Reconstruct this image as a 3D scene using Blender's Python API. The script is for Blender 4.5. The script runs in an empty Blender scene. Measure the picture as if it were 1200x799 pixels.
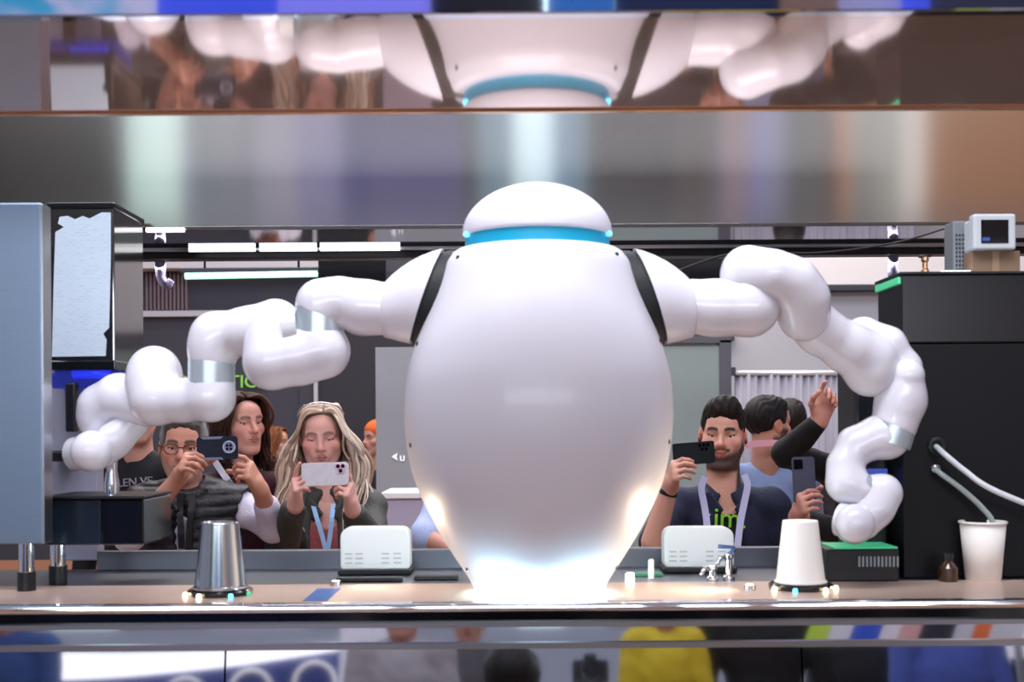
import bpy, bmesh, math, random
import numpy as np
from mathutils import Vector, Matrix
random.seed(7); np.random.seed(7)
SC = bpy.context.scene
COL = SC.collection
PI = math.pi

# ---------------------------------------------------------------- camera, world, lights, exposure
CAMZ = 1.60
F = 1400.0            # focal length in pixels of the 1200x799 photograph
HOR = 500.0           # row of the horizon
cam_d = bpy.data.cameras.new('camera')
cam_d.sensor_width = 36.0
cam_d.lens = F / 1200.0 * 36.0
cam_d.shift_y = (HOR - 399.5) / 1200.0
cam_d.clip_start = 0.05
cam_d.dof.use_dof = True
cam_d.dof.focus_distance = 3.95
cam_d.dof.aperture_fstop = 4.5
cam = bpy.data.objects.new('camera', cam_d)
COL.objects.link(cam)
cam.location = (0, 0, CAMZ)
ROLL = 0.0065        # the photograph leans a little: its right side sits higher
cam.rotation_euler = (PI / 2, ROLL, 0)
SC.camera = cam

SC.view_settings.view_transform = 'Standard'
SC.view_settings.look = 'None'
SC.view_settings.exposure = 0.0
SC.view_settings.gamma = 1.0
SC.view_settings.use_curve_mapping = False

world = bpy.data.worlds.new('hall_air')
SC.world = world
world.use_nodes = True
world.node_tree.nodes['Background'].inputs[0].default_value = (0.47, 0.49, 0.64, 1)
world.node_tree.nodes['Background'].inputs[1].default_value = 0.58

def area(name, loc, target, size, power, col, size_y=None, spread=PI):
    d = bpy.data.lights.new(name, 'AREA')
    d.energy = power; d.color = col; d.size = size
    if size_y: d.shape = 'RECTANGLE'; d.size_y = size_y
    d.spread = spread
    o = bpy.data.objects.new(name, d); COL.objects.link(o)
    o.location = loc
    o.rotation_euler = (Vector(target) - Vector(loc)).to_track_quat('-Z', 'Y').to_euler()
    return o
# hall lights: two big soft ceiling panels behind the photographer, one row above the visitors
area('hall_light', (-2.4, -0.6, 5.2), (-0.1, 2.6, 1.6), 2.0, 48, (0.93, 0.94, 1.0), 1.6)
area('hall_light', (2.6, -0.4, 5.2), (0.2, 2.6, 1.6), 2.0, 48, (0.96, 0.93, 1.0), 1.6)
area('hall_light', (0.0, 5.6, 4.8), (0, 5.2, 0), 5.0, 230, (0.93, 0.92, 1.0), 2.5)
area('hall_light', (-0.3, 1.2, 4.6), (-0.2, 4.4, 1.2), 3.0, 170, (0.95, 0.93, 1.0), 1.0)
area('hall_light', (0.0, 8.2, 5.0), (0, 9.2, 0), 7.0, 260, (1.0, 0.86, 0.74), 1.6)

area('front_fill', (0.0, -3.3, 2.40), (0, 2.5, 1.5), 6.0, 95, (0.86, 0.89, 1.0), .6)  # added frontal fill for robot and visitors, not a screen
area('canopy_led', (0.0, 3.60, 2.10), (0, 4.35, 1.40), 3.4, 20, (0.98, 0.93, 1.0), .05)

# ---------------------------------------------------------------- helpers
def lin(c):
    return c / 12.92 if c <= 0.04045 else ((c + 0.055) / 1.055) ** 2.4
def C(h):
    h = h.lstrip('#')
    return tuple(lin(int(h[i:i + 2], 16) / 255.0) for i in (0, 2, 4))
def W(px, py, d):
    """point of the place at depth d (metres from the camera) that the photograph shows at px, py"""
    dx, dy = px - 600.0, py - HOR
    dx, dy = dx * math.cos(ROLL) - dy * math.sin(ROLL), dx * math.sin(ROLL) + dy * math.cos(ROLL)
    return Vector((dx * d / F, d, CAMZ - dy * d / F))
def W0(px, py, d):
    return Vector(((px - 600.0) * d / F, d, CAMZ + (HOR - py) * d / F))

MATS = {}
def mat(name, col=(.8, .8, .8), rough=.5, metal=0., emit=None, estr=0., var=0., vscale=40., bump=0., bscale=60.,
        aniso=0., coat=0., spec=.5, trans=0., ior=1.45, attr=None, sss=0., stretch=None, sheen=0.):
    m = bpy.data.materials.new(name); m.use_nodes = True
    nt = m.node_tree; b = nt.nodes['Principled BSDF']
    b.inputs['Base Color'].default_value = (*col, 1)
    b.inputs['Roughness'].default_value = rough
    b.inputs['Metallic'].default_value = metal
    b.inputs['Specular IOR Level'].default_value = spec
    b.inputs['IOR'].default_value = ior
    b.inputs['Transmission Weight'].default_value = trans
    b.inputs['Coat Weight'].default_value = coat
    b.inputs['Coat Roughness'].default_value = .08
    b.inputs['Anisotropic'].default_value = aniso
    b.inputs['Sheen Weight'].default_value = sheen
    if sss:
        b.inputs['Subsurface Weight'].default_value = sss
        b.inputs['Subsurface Radius'].default_value = (.01, .004, .002)
        b.inputs['Subsurface Scale'].default_value = .6
    if emit:
        b.inputs['Emission Color'].default_value = (*emit, 1)
        b.inputs['Emission Strength'].default_value = estr
    tc = nt.nodes.new('ShaderNodeTexCoord')
    mp = nt.nodes.new('ShaderNodeMapping')
    nt.links.new(tc.outputs['Object'], mp.inputs['Vector'])
    if stretch: mp.inputs['Scale'].default_value = stretch
    src = None
    if attr:
        at = nt.nodes.new('ShaderNodeVertexColor'); at.layer_name = attr
        src = at.outputs['Color']
        nt.links.new(src, b.inputs['Base Color'])
    if var:
        n = nt.nodes.new('ShaderNodeTexNoise'); n.inputs['Scale'].default_value = vscale
        n.inputs['Detail'].default_value = 4
        nt.links.new(mp.outputs['Vector'], n.inputs['Vector'])
        mx = nt.nodes.new('ShaderNodeMix'); mx.data_type = 'RGBA'; mx.blend_type = 'MULTIPLY'
        mx.inputs['Factor'].default_value = 1
        rp = nt.nodes.new('ShaderNodeValToRGB')
        rp.color_ramp.elements[0].position = .3; rp.color_ramp.elements[1].position = .7
        v0 = 1 - var
        rp.color_ramp.elements[0].color = (v0, v0, v0, 1); rp.color_ramp.elements[1].color = (1, 1, 1, 1)
        nt.links.new(n.outputs['Fac'], rp.inputs['Fac'])
        if src: nt.links.new(src, mx.inputs['A'])
        else: mx.inputs['A'].default_value = (*col, 1)
        nt.links.new(rp.outputs['Color'], mx.inputs['B'])
        nt.links.new(mx.outputs['Result'], b.inputs['Base Color'])
    if bump:
        n2 = nt.nodes.new('ShaderNodeTexNoise'); n2.inputs['Scale'].default_value = bscale
        n2.inputs['Detail'].default_value = 3
        nt.links.new(mp.outputs['Vector'], n2.inputs['Vector'])
        bp = nt.nodes.new('ShaderNodeBump'); bp.inputs['Strength'].default_value = bump
        bp.inputs['Distance'].default_value = .01
        nt.links.new(n2.outputs['Fac'], bp.inputs['Height'])
        nt.links.new(bp.outputs['Normal'], b.inputs['Normal'])
    MATS[name] = m
    return m

def thing(name, label, cat, loc, group=None, kind=None):
    o = bpy.data.objects.new(name, None); COL.objects.link(o)
    o.empty_display_size = .05
    o.location = loc
    if label: o['label'] = label
    if cat: o['category'] = cat
    if group: o['group'] = group
    if kind: o['kind'] = kind
    return o
def rootloc(o):
    p = Vector((0, 0, 0))
    while o is not None:
        p += Vector(o.location); o = o.parent
    return p
def link(name, me, m, parent=None, smooth=True, label=None):
    me.materials.append(m) if m is not None else None
    if smooth:
        me.polygons.foreach_set('use_smooth', [True] * len(me.polygons))
    o = bpy.data.objects.new(name, me); COL.objects.link(o)
    if parent is not None:
        p = rootloc(parent)
        me.transform(Matrix.Translation(-p))
        o.parent = parent
    if label: o['label'] = label
    return o
def obj(name, verts, faces, m, parent=None, smooth=True, label=None, cols=None):
    me = bpy.data.meshes.new(name)
    me.from_pydata([tuple(v) for v in verts], [], [tuple(f) for f in faces])
    if cols is not None:
        at = me.color_attributes.new('Col', 'FLOAT_COLOR', 'POINT')
        at.data.foreach_set('color', np.concatenate([cols, np.ones((len(cols), 1))], 1).astype(np.float32).ravel())
    me.validate(); me.update()
    return link(name, me, m, parent, smooth, label)
def from_bm(name, bm, m, parent=None, smooth=False, label=None):
    me = bpy.data.meshes.new(name); bm.to_mesh(me); bm.free()
    return link(name, me, m, parent, smooth, label)
def struct(o):
    o['kind'] = 'structure'; return o

def bm_box(bm, lo, hi, bev=0., seg=2):
    vs = bmesh.ops.create_cube(bm, size=1)['verts']
    c = [(lo[i] + hi[i]) / 2 for i in range(3)]; s = [abs(hi[i] - lo[i]) for i in range(3)]
    for v in vs: v.co = Vector((c[0] + v.co.x * s[0], c[1] + v.co.y * s[1], c[2] + v.co.z * s[2]))
    if bev:
        es = list({e for v in vs for e in v.link_edges})
        bmesh.ops.bevel(bm, geom=es, offset=min(bev, min(s) * .45), segments=seg, profile=.5, affect='EDGES')
def box(name, lo, hi, m, parent=None, bev=.002, label=None, seg=2, smooth=False):
    bm = bmesh.new(); bm_box(bm, lo, hi, bev, seg)
    return from_bm(name, bm, m, parent, smooth, label)
def pbox(name, x0, y0, x1, y1, d, depth, m, parent=None, bev=.002, label=None):
    """box whose front face fills the given rows and columns at depth d"""
    a, b = W(x0, y1, d), W(x1, y0, d)
    return box(name, (a.x, d, a.z), (b.x, d + depth, b.z), m, parent, bev, label)
def prism(name, pts, off, m, parent=None, label=None, smooth=False, bev=0.):
    """closed polygon (3D points) extruded along off"""
    bm = bmesh.new()
    vs = [bm.verts.new(p) for p in pts]
    f = bm.faces.new(vs)
    r = bmesh.ops.extrude_face_region(bm, geom=[f])
    for v in r['geom']:
        if isinstance(v, bmesh.types.BMVert): v.co += Vector(off)
    bmesh.ops.recalc_face_normals(bm, faces=bm.faces)
    if bev: bmesh.ops.bevel(bm, geom=bm.edges[:], offset=bev, segments=2, affect='EDGES')
    return from_bm(name, bm, m, parent, smooth, label)
def lathe(prof, c, seg=48, cap=True):
    vs, fs = [], []
    n = len(prof)
    for i in range(seg):
        a = 2 * PI * i / seg
        for r, z in prof: vs.append((c[0] + r * math.cos(a), c[1] + r * math.sin(a), c[2] + z))
    for i in range(seg):
        j = (i + 1) % seg
        for k in range(n - 1): fs.append((i * n + k, j * n + k, j * n + k + 1, i * n + k + 1))
    if cap:
        if prof[0][0] > 1e-5: fs.append(tuple(i * n for i in reversed(range(seg))))
        if prof[-1][0] > 1e-5: fs.append(tuple(i * n + n - 1 for i in range(seg)))
    return vs, fs
def lobj(name, prof, c, m, parent=None, seg=48, smooth=True, label=None, sharp=True):
    v, f = lathe(prof, c, seg)
    bm = bmesh.new()
    me = bpy.data.meshes.new(name); me.from_pydata(v, [], f); bm.from_mesh(me)
    bmesh.ops.remove_doubles(bm, verts=bm.verts, dist=1e-5)
    bmesh.ops.recalc_face_normals(bm, faces=bm.faces)
    if sharp:
        for e in bm.edges:
            if len(e.link_faces) == 2 and e.calc_face_angle(0) > .6: e.smooth = False
    bm.to_mesh(me); bm.free()
    return link(name, me, m, parent, smooth, label)
def crom(pts, n=6):
    pts = [Vector(p) for p in pts]
    if len(pts) < 3:
        return [pts[0].lerp(pts[-1], i / n) for i in range(n + 1)]
    out = []
    P_ = [pts[0] * 2 - pts[1]] + pts + [pts[-1] * 2 - pts[-2]]
    for i in range(1, len(P_) - 2):
        p0, p1, p2, p3 = P_[i - 1:i + 3]
        for k in range(n):
            t = k / n
            out.append(.5 * ((2 * p1) + (p2 - p0) * t + (2 * p0 - 5 * p1 + 4 * p2 - p3) * t * t + (3 * p1 - p0 - 3 * p2 + p3) * t ** 3))
    out.append(pts[-1])
    return out
def tube_data(path, r, sides=8, V=None, Fc=None, flat=1., up=None):
    """sweep; r is a number or a list; flat squashes the section; appends to V, Fc"""
    if V is None: V, Fc = [], []
    n = len(path); base = len(V)
    rs = r if isinstance(r, (list, tuple)) else [r] * n
    t0 = (path[1] - path[0]).normalized()
    u = Vector(up) if up is not None else (Vector((0, 0, 1)) if abs(t0.z) < .9 else Vector((1, 0, 0)))
    for i in range(n):
        t = (path[min(i + 1, n - 1)] - path[max(i - 1, 0)])
        t = t.normalized() if t.length > 1e-9 else t0
        if up is not None: u = Vector(up)
        u = (u - t * u.dot(t)); u = u.normalized() if u.length > 1e-6 else t.orthogonal().normalized()
        w = t.cross(u)
        for k in range(sides):
            a = 2 * PI * (k + .5) / sides
            V.append(path[i] + w * (math.cos(a) * rs[i]) + u * (math.sin(a) * rs[i] * flat))
    for i in range(n - 1):
        for k in range(sides):
            k2 = (k + 1) % sides
            Fc.append((base + i * sides + k, base + i * sides + k2, base + (i + 1) * sides + k2, base + (i + 1) * sides + k))
    Fc.append(tuple(base + k for k in reversed(range(sides))))
    Fc.append(tuple(base + (n - 1) * sides + k for k in range(sides)))
    return V, Fc
def tube(name, pts, r, m, parent=None, sides=12, n=6, flat=1., up=None, label=None, smooth=True):
    path = crom(pts, n)
    if isinstance(r, (list, tuple)):
        k = len(path); r = [float(np.interp(i / (k - 1), np.linspace(0, 1, len(r)), r)) for i in range(k)]
    v, f = tube_data(path, r, sides, flat=flat, up=up)
    return obj(name, v, f, m, parent, smooth, label)
def text_mesh(name, body, size, extrude, m, parent, M, align='LEFT'):
    cu = bpy.data.curves.new(name, 'FONT'); cu.body = body; cu.size = size; cu.extrude = extrude
    cu.align_x = align; cu.resolution_u = 3
    o = bpy.data.objects.new(name, cu); COL.objects.link(o)
    bpy.context.view_layer.update()
    me = bpy.data.meshes.new_from_object(o.evaluated_get(bpy.context.evaluated_depsgraph_get()))
    bpy.data.objects.remove(o); bpy.data.curves.remove(cu)
    me.transform(M)
    return link(name, me, m, parent, False)
def face_cam(loc, yaw=0, roll=0):
    """matrix that stands text up facing the camera side (-Y)"""
    return Matrix.Translation(loc) @ Matrix.Rotation(yaw, 4, 'Z') @ Matrix.Rotation(PI / 2, 4, 'X') @ Matrix.Rotation(roll, 4, 'Z')

# ---------------------------------------------------------------- signed distance modelling (smooth continuous bodies)
class Field:
    def __init__(s): s.p = []; s.disp = None
    def cone(s, a, b, ra, rb=None, k=.012, c=0, sub=False):
        s.p.append(('c', np.array(a, float), np.array(b, float), ra, ra if rb is None else rb, k, c, sub)); return s
    def chain(s, pts, rs, k=.012, c=0):
        for i in range(len(pts) - 1): s.cone(pts[i], pts[i + 1], rs[i], rs[i + 1], k, c)
        return s
    def ell(s, c0, r, R=None, k=.012, c=0, sub=False):
        s.p.append(('e', np.array(c0, float), np.array(r, float), np.eye(3) if R is None else np.array(R), None, k, c, sub)); return s
    def ebox(s, c0, h, rnd, R=None, k=.012, c=0, sub=False):
        s.p.append(('b', np.array(c0, float), np.array(h, float), np.eye(3) if R is None else np.array(R), rnd, k, c, sub)); return s
    @staticmethod
    def dist(q, P):
        if q[0] == 'c':
            a, b, ra, rb = q[1:5]; ba = b - a
            pa = P - a
            h = np.clip((pa @ ba) / max(ba @ ba, 1e-12), 0, 1)
            return np.sqrt(((pa - h[..., None] * ba) ** 2).sum(-1)) - (ra + h * (rb - ra))
        if q[0] == 'e':
            L = (P - q[1]) @ q[3]
            k0 = np.sqrt(((L / q[2]) ** 2).sum(-1)); k1 = np.sqrt(((L / q[2] ** 2) ** 2).sum(-1)) + 1e-9
            return k0 * (k0 - 1) / k1
        L = np.abs((P - q[1]) @ q[3]) - (q[2] - q[4])
        return np.sqrt((np.maximum(L, 0) ** 2).sum(-1)) + np.minimum(L.max(-1), 0) - q[4]
    def bounds(s, q):
        if q[0] == 'c':
            r = max(q[3], q[4]); return np.minimum(q[1], q[2]) - r, np.maximum(q[1], q[2]) + r
        e = np.abs(q[3]) @ q[2]
        return q[1] - e, q[1] + e
    def at(s, P):
        P = np.atleast_2d(np.array(P, float)); D = np.full(len(P), 1.)
        for q in s.p:
            d = Field.dist(q, P); k = q[5]
            if q[7]:
                h = np.clip(.5 - .5 * (D + d) / k, 0, 1); D = D + (-d - D) * h + k * h * (1 - h)
            else:
                h = np.clip(.5 + .5 * (D - d) / k, 0, 1); D = D + (d - D) * h - k * h * (1 - h)
        if s.disp: D = D + s.disp(P)
        return D
    def mesh(s, res, smooth=2, lo=None, hi=None):
        add = [q for q in s.p if not q[7]]
        bs = [s.bounds(q) for q in add]
        mn = np.min([b[0] for b in bs], 0) - 4 * res; mx = np.max([b[1] for b in bs], 0) + 4 * res
        if lo is not None: mn = np.maximum(mn, lo)
        if hi is not None: mx = np.minimum(mx, hi)
        n = np.ceil((mx - mn) / res).astype(int) + 1
        ax = [mn[i] + res * np.arange(n[i]) for i in range(3)]
        D = np.full(n, 1., np.float32); CI = np.zeros(n, np.int16); BD = np.full(n, 9., np.float32)
        for q in s.p:
            b0, b1 = s.bounds(q); k = q[5]; m = 3 * k + 4 * res
            i0 = np.maximum(np.floor((b0 - m - mn) / res).astype(int), 0); i1 = np.minimum(np.ceil((b1 + m - mn) / res).astype(int) + 1, n)
            if (i1 <= i0).any(): continue
            sl = tuple(slice(i0[i], i1[i]) for i in range(3))
            G = np.stack(np.meshgrid(ax[0][sl[0]], ax[1][sl[1]], ax[2][sl[2]], indexing='ij'), -1)
            d = Field.dist(q, G).astype(np.float32); Ds = D[sl]
            if q[7]:
                h = np.clip(.5 - .5 * (Ds + d) / k, 0, 1); D[sl] = Ds + (-d - Ds) * h + k * h * (1 - h)
            else:
                h = np.clip(.5 + .5 * (Ds - d) / k, 0, 1); D[sl] = Ds + (d - Ds) * h - k * h * (1 - h)
                bd = BD[sl]; w = d < bd; bd[w] = d[w]; ci = CI[sl]; ci[w] = q[6]
        if s.disp:
            G = np.stack(np.meshgrid(*ax, indexing='ij'), -1); D = D + s.disp(G).astype(np.float32)
        V, Fc, I = surface_nets(D)
        ci = CI[I[:, 0], I[:, 1], I[:, 2]]
        V = V * res + mn
        V = relax(V, Fc, smooth)
        return V, Fc, ci
def surface_nets(D):
    n = np.array(D.shape); S = D < 0
    nx, ny, nz = n - 1
    cnt = np.zeros((nx, ny, nz), np.int8)
    corners = [(i, j, k) for i in (0, 1) for j in (0, 1) for k in (0, 1)]
    for c in corners: cnt += S[c[0]:c[0] + nx, c[1]:c[1] + ny, c[2]:c[2] + nz]
    act = (cnt > 0) & (cnt < 8)
    I = np.argwhere(act); m = len(I)
    idx = np.full((nx, ny, nz), -1, np.int64); idx[act] = np.arange(m)
    acc = np.zeros((m, 3)); num = np.zeros(m)
    for a in corners:
        for ax in range(3):
            if a[ax]: continue
            b = list(a); b[ax] = 1
            da = D[I[:, 0] + a[0], I[:, 1] + a[1], I[:, 2] + a[2]]; db = D[I[:, 0] + b[0], I[:, 1] + b[1], I[:, 2] + b[2]]
            x = (da < 0) != (db < 0)
            t = np.where(x, da / np.where(x, da - db, 1), 0)
            p = np.tile(np.array(a, float), (m, 1)); p[:, ax] = t
            acc += p * x[:, None]; num += x
    V = I + acc / np.maximum(num, 1)[:, None]
    Fs = []
    for ax in range(3):
        u, v = (ax + 1) % 3, (ax + 2) % 3
        s0 = [slice(0, None)] * 3; s1 = [slice(0, None)] * 3
        s0[ax] = slice(0, -1); s1[ax] = slice(1, None)
        A = S[tuple(s0)]; B = S[tuple(s1)]
        E = np.argwhere(A != B)
        E = E[(E[:, u] > 0) & (E[:, v] > 0) & (E[:, u] < n[u] - 1) & (E[:, v] < n[v] - 1)]
        ins = A[E[:, 0], E[:, 1], E[:, 2]]
        def cell(du, dv):
            e = E.copy(); e[:, u] -= du; e[:, v] -= dv
            return idx[e[:, 0], e[:, 1], e[:, 2]]
        q = np.stack([cell(1, 1), cell(0, 1), cell(0, 0), cell(1, 0)], 1)
        q[~ins] = q[~ins][:, ::-1]
        Fs.append(q)
    Fc = np.concatenate(Fs)
    Fc = Fc[(Fc >= 0).all(1)]
    return V, Fc, I
def relax(V, Fc, it):
    if not it: return V
    E = np.concatenate([Fc[:, [0, 1]], Fc[:, [1, 2]], Fc[:, [2, 3]], Fc[:, [3, 0]]])
    E = np.concatenate([E, E[:, ::-1]])
    n = len(V); deg = np.maximum(np.bincount(E[:, 0], minlength=n), 1)[:, None]
    for i in range(it * 2):
        A = np.stack([np.bincount(E[:, 0], weights=V[E[:, 1], k], minlength=n) for k in range(3)], 1) / deg
        V = V + (A - V) * (.55 if i % 2 == 0 else -.42)
    return V
def fobj(name, field, res, m, parent=None, smooth=2, label=None, pal=None, cols=None):
    V, Fc, ci = field.mesh(res, smooth)
    cc = None
    if pal is not None: cc = np.array(pal)[ci]
    return npobj(name, V, Fc, m, parent, label, cc)
def npobj(name, V, Fc, m, parent=None, label=None, cols=None):
    me = bpy.data.meshes.new(name)
    nv, nf = len(V), len(Fc)
    me.vertices.add(nv); me.vertices.foreach_set('co', np.ascontiguousarray(V, np.float32).ravel())
    me.loops.add(nf * 4); me.loops.foreach_set('vertex_index', np.ascontiguousarray(Fc, np.int32).ravel())
    me.polygons.add(nf); me.polygons.foreach_set('loop_start', np.arange(nf, dtype=np.int32) * 4)
    me.update(calc_edges=True)
    if cols is not None:
        at = me.color_attributes.new('Col', 'FLOAT_COLOR', 'POINT')
        at.data.foreach_set('color', np.concatenate([cols, np.ones((nv, 1))], 1).astype(np.float32).ravel())
    me.validate()
    return link(name, me, m, parent, True, label)

# ---------------------------------------------------------------- materials
white_shell = mat('white_shell', C('#d9d9e3'), .38, coat=.2)
white_plastic = mat('white_plastic', C('#eef2f2'), .4)
white_gloss = mat('white_gloss', C('#d8d8e1'), .24, coat=.5)
arm_ring = mat('arm_ring', C('#c2d0d6'), .28, .55)
teal_ring = mat('teal_ring', C('#1396ba'), .35, emit=C('#1a9cc4'), estr=.12)
black_rubber = mat('black_rubber', C('#0f1418'), .6)
black_plastic = mat('black_plastic', C('#14161a'), .38)
black_gloss = mat('black_gloss', C('#0c0e12'), .12, coat=.5)
dark_screw = mat('dark_screw', C('#2b2f36'), .4, .6)
mirror_soffit = mat('mirror_soffit', C('#dfc6b8'), .055, .72, bump=.02, bscale=1.5)
mirror_rear = mat('mirror_rear', C('#cfcfd4'), .05, 1., bump=.02, bscale=2)
mirror_front = mat('mirror_front', C('#cfd0d6'), .04, 1.)
steel_brushed = mat('steel_brushed', C('#b4afab'), .14, 1., aniso=1.)
steel_satin = mat('steel_satin', C('#b9bcc2'), .28, 1.)
steel_deck = mat('steel_deck', C('#8d9098'), .3, 1., var=.08, vscale=6)
tan_deck = mat('tan_deck', C('#d6bdae'), .34, .35, var=.06, vscale=5)
chrome = mat('chrome', C('#e0e2e6'), .06, 1.)
chrome_dark = mat('chrome_dark', C('#8a8684'), .09, 1., bump=.04, bscale=3)
steel_blue = mat('steel_blue', C('#7d90a6'), .38, .7, stretch=(1, 1, 30), var=.06, vscale=20)
brass_trim = mat('brass_trim', C('#d8a884'), .25, 1.)
brown_card = mat('brown_card', C('#7d6652'), .8)
paper_cup = mat('paper_cup', C('#e9e5df'), .55)
blue_glow = mat('blue_glow', C('#2233cc'), .3, emit=C('#2a3cff'), estr=.7)
led_white = mat('led_white', (1, 1, 1), .3, emit=(.9, .93, 1.), estr=1.6)
led_green = mat('led_green', (.8, 1, .9), .3, emit=(.30, 1., .58), estr=1.7)
led_green_dim = mat('led_green_dim', (.1, .5, .25), .3, emit=(.03, .55, .25), estr=.4)
led_base = mat('led_base', (1, 1, 1), .3, emit=(.48, .84, 1.), estr=70)
led_warm = mat('led_warm', (1, .9, .7), .3, emit=(1., .8, .5), estr=9)
led_cyan = mat('led_cyan', (.2, .8, 1.), .3, emit=(.1, .7, 1.), estr=2.5)
led_blue = mat('led_blue', (.1, .2, 1.), .3, emit=(.08, .25, 1.), estr=2.)
# ---------------------------------------------------------------- hall: floor and walls
floor_m = mat('hall_floor', C('#b98f74'), .55, var=.12, vscale=2.5)
floor = struct(box('floor', (-9, -9, -.05), (9, 12, 0), floor_m, bev=0))
charcoal = mat('charcoal_wall', C('#35353f'), .7, var=.05, vscale=3)
charcoal2 = mat('charcoal_wall_dark', C('#23232b'), .7)
lightwall = mat('light_grey_wall', C('#a9a8ae'), .8, var=.03, vscale=2)
whitewall = mat('white_wall', C('#d8d5d6'), .8)
wains = mat('tan_wainscot', C('#a4745a'), .6, var=.1, vscale=3)
slat_m = mat('slat_wood', C('#6a5a60'), .6)
DB = 9.0
def wx(px, d=DB): return (px - 600) * d / F
def wz(py, d=DB): return CAMZ + (HOR - py) * d / F
wl = struct(box('wall_back_left', (-9, DB, 0), (wx(600), DB + .12, 5.2), charcoal, bev=0))
box('wainscot', (-9, DB - .04, 0), (wx(600), DB, .62), wains, wl, 0)
box('light_rail', (-9, DB - .05, wz(369)), (wx(352), DB, wz(362)), lightwall, wl, .004)
box('grey_beam', (-9, DB - .2, wz(316)), (wx(445), DB, wz(288)), lightwall, wl, .004)
box('dark_panel', (wx(352), DB - .02, .62), (wx(369), DB, wz(318)), charcoal, wl, 0)
box('light_post', (wx(369), DB - .05, .62), (wx(373.5), DB, wz(420)), lightwall, wl, .004)
box('dark_panel', (wx(378), DB - .03, .62), (wx(600), DB, wz(318)), charcoal2, wl, 0)
bm = bmesh.new()
for i in range(11):
    x = 174 + i * 4.6
    bm_box(bm, (wx(x), DB - .05, wz(361)), (wx(x + 2.6), DB, wz(318)))
sl = from_bm('slats', bm, slat_m, wl); sl['kind'] = 'stuff'
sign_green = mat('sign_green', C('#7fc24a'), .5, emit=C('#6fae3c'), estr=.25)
text_mesh('lettering', 'ROBOTICS', .134, .006, sign_green, wl, face_cam(Vector((wx(211), DB - .03, wz(452)))))
wr = struct(box('wall_back_right', (wx(600), DB, 0), (9, DB + .12, 5.2), lightwall, bev=0))
box('wainscot', (wx(600), DB - .04, 0), (9, DB, .62), wains, wr, 0)
box('header_band', (wx(930), DB - .1, wz(338)), (9, DB, wz(306)), whitewall, wr, .004)
box('dark_rail', (wx(930), DB - .12, wz(345)), (9, DB, wz(339)), charcoal, wr, .004)  # charcoal strip below the white header
box('dark_header', (wx(600), DB - .12, wz(402)), (wx(858), DB, wz(388)), charcoal, wr, .004)

# tall display boards either side behind the robot
board_m = mat('grey_board', C('#7d8488'), .45, var=.12, vscale=1.2)
frame_m = mat('board_frame', C('#4b4b52'), .5)
DBO = 7.6
t = thing('display_board', 'tall grey display board with white arrow logo left of the robot', 'board', W(560, 640, DBO))
t.location.z = 0
b_l = mat('grey_board_left', C('#8b8d92'), .5, var=.25, vscale=.9)
pbox('board_panel', 441, 406, 596, 592, DBO, .08, b_l, t)
box('board_base', (wx(441, DBO), DBO - .02, 0), (wx(596, DBO), DBO + .1, wz(592, DBO)), charcoal, t, .004)
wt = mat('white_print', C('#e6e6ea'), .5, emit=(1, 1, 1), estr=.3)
prism('arrow_logo', [W(459, 535, DBO - .002), W(466, 530.5, DBO - .002), W(464.5, 535, DBO - .002), W(466, 539.5, DBO - .002)], (0, -.006, 0), wt, t)
text_mesh('lettering', 'u', .075, .003, wt, t, face_cam(W(468, 540, DBO - .004)))
t = thing('display_board', 'tall grey-green display board in dark frame behind the man in navy shirt', 'board', W(760, 640, DBO))
t.location.z = 0
pbox('board_panel', 640, 405, 844, 660, DBO, .06, mat('green_grey_board', C('#7f8b88'), .5, var=.12, vscale=1.), t)
pbox('frame_side', 845, 398, 857, 660, DBO - .02, .1, frame_m, t)
pbox('frame_top', 640, 394, 857, 403, DBO - .02, .1, frame_m, t)
box('board_base', (wx(640, DBO), DBO - .02, 0), (wx(857, DBO), DBO + .1, wz(660, DBO)), charcoal, t, .004)

# pleated curtain
cv, cf = [], []
nx = 132
for i in range(nx + 1):
    x = wx(862 + (1075 - 862) * i / nx, 8.3)
    y = 8.3 + .012 * math.sin(i * 1.15) + .010 * math.sin(i * .37 + 1)
    for z in (0.02, wz(438, 8.3)): cv.append((x, y, z))
    for z in (wz(438, 8.3), .02): cv.append((x, y + .02, z))
for i in range(nx):
    for k in range(4): cf.append((i * 4 + k, (i + 1) * 4 + k, (i + 1) * 4 + (k + 1) % 4, i * 4 + (k + 1) % 4))
curt = obj('curtain', cv, cf, mat('curtain_grey', C('#8e8c98'), .85), None, True)
curt['label'] = 'pleated grey curtain hanging along the right back wall'; curt['category'] = 'curtain'
tube('curtain_rod', [W(856, 437, 8.3), W(1080, 437, 8.3)], .02, mat('rod_grey', C('#c4c4c9'), .4, .5), curt, 8, 2)
struct(box('trim_1', (wx(856, 8.3), 8.28, wz(437, 8.3) - .03), (wx(862, 8.3), 8.32, wz(437, 8.3) + .03), charcoal))

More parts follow.
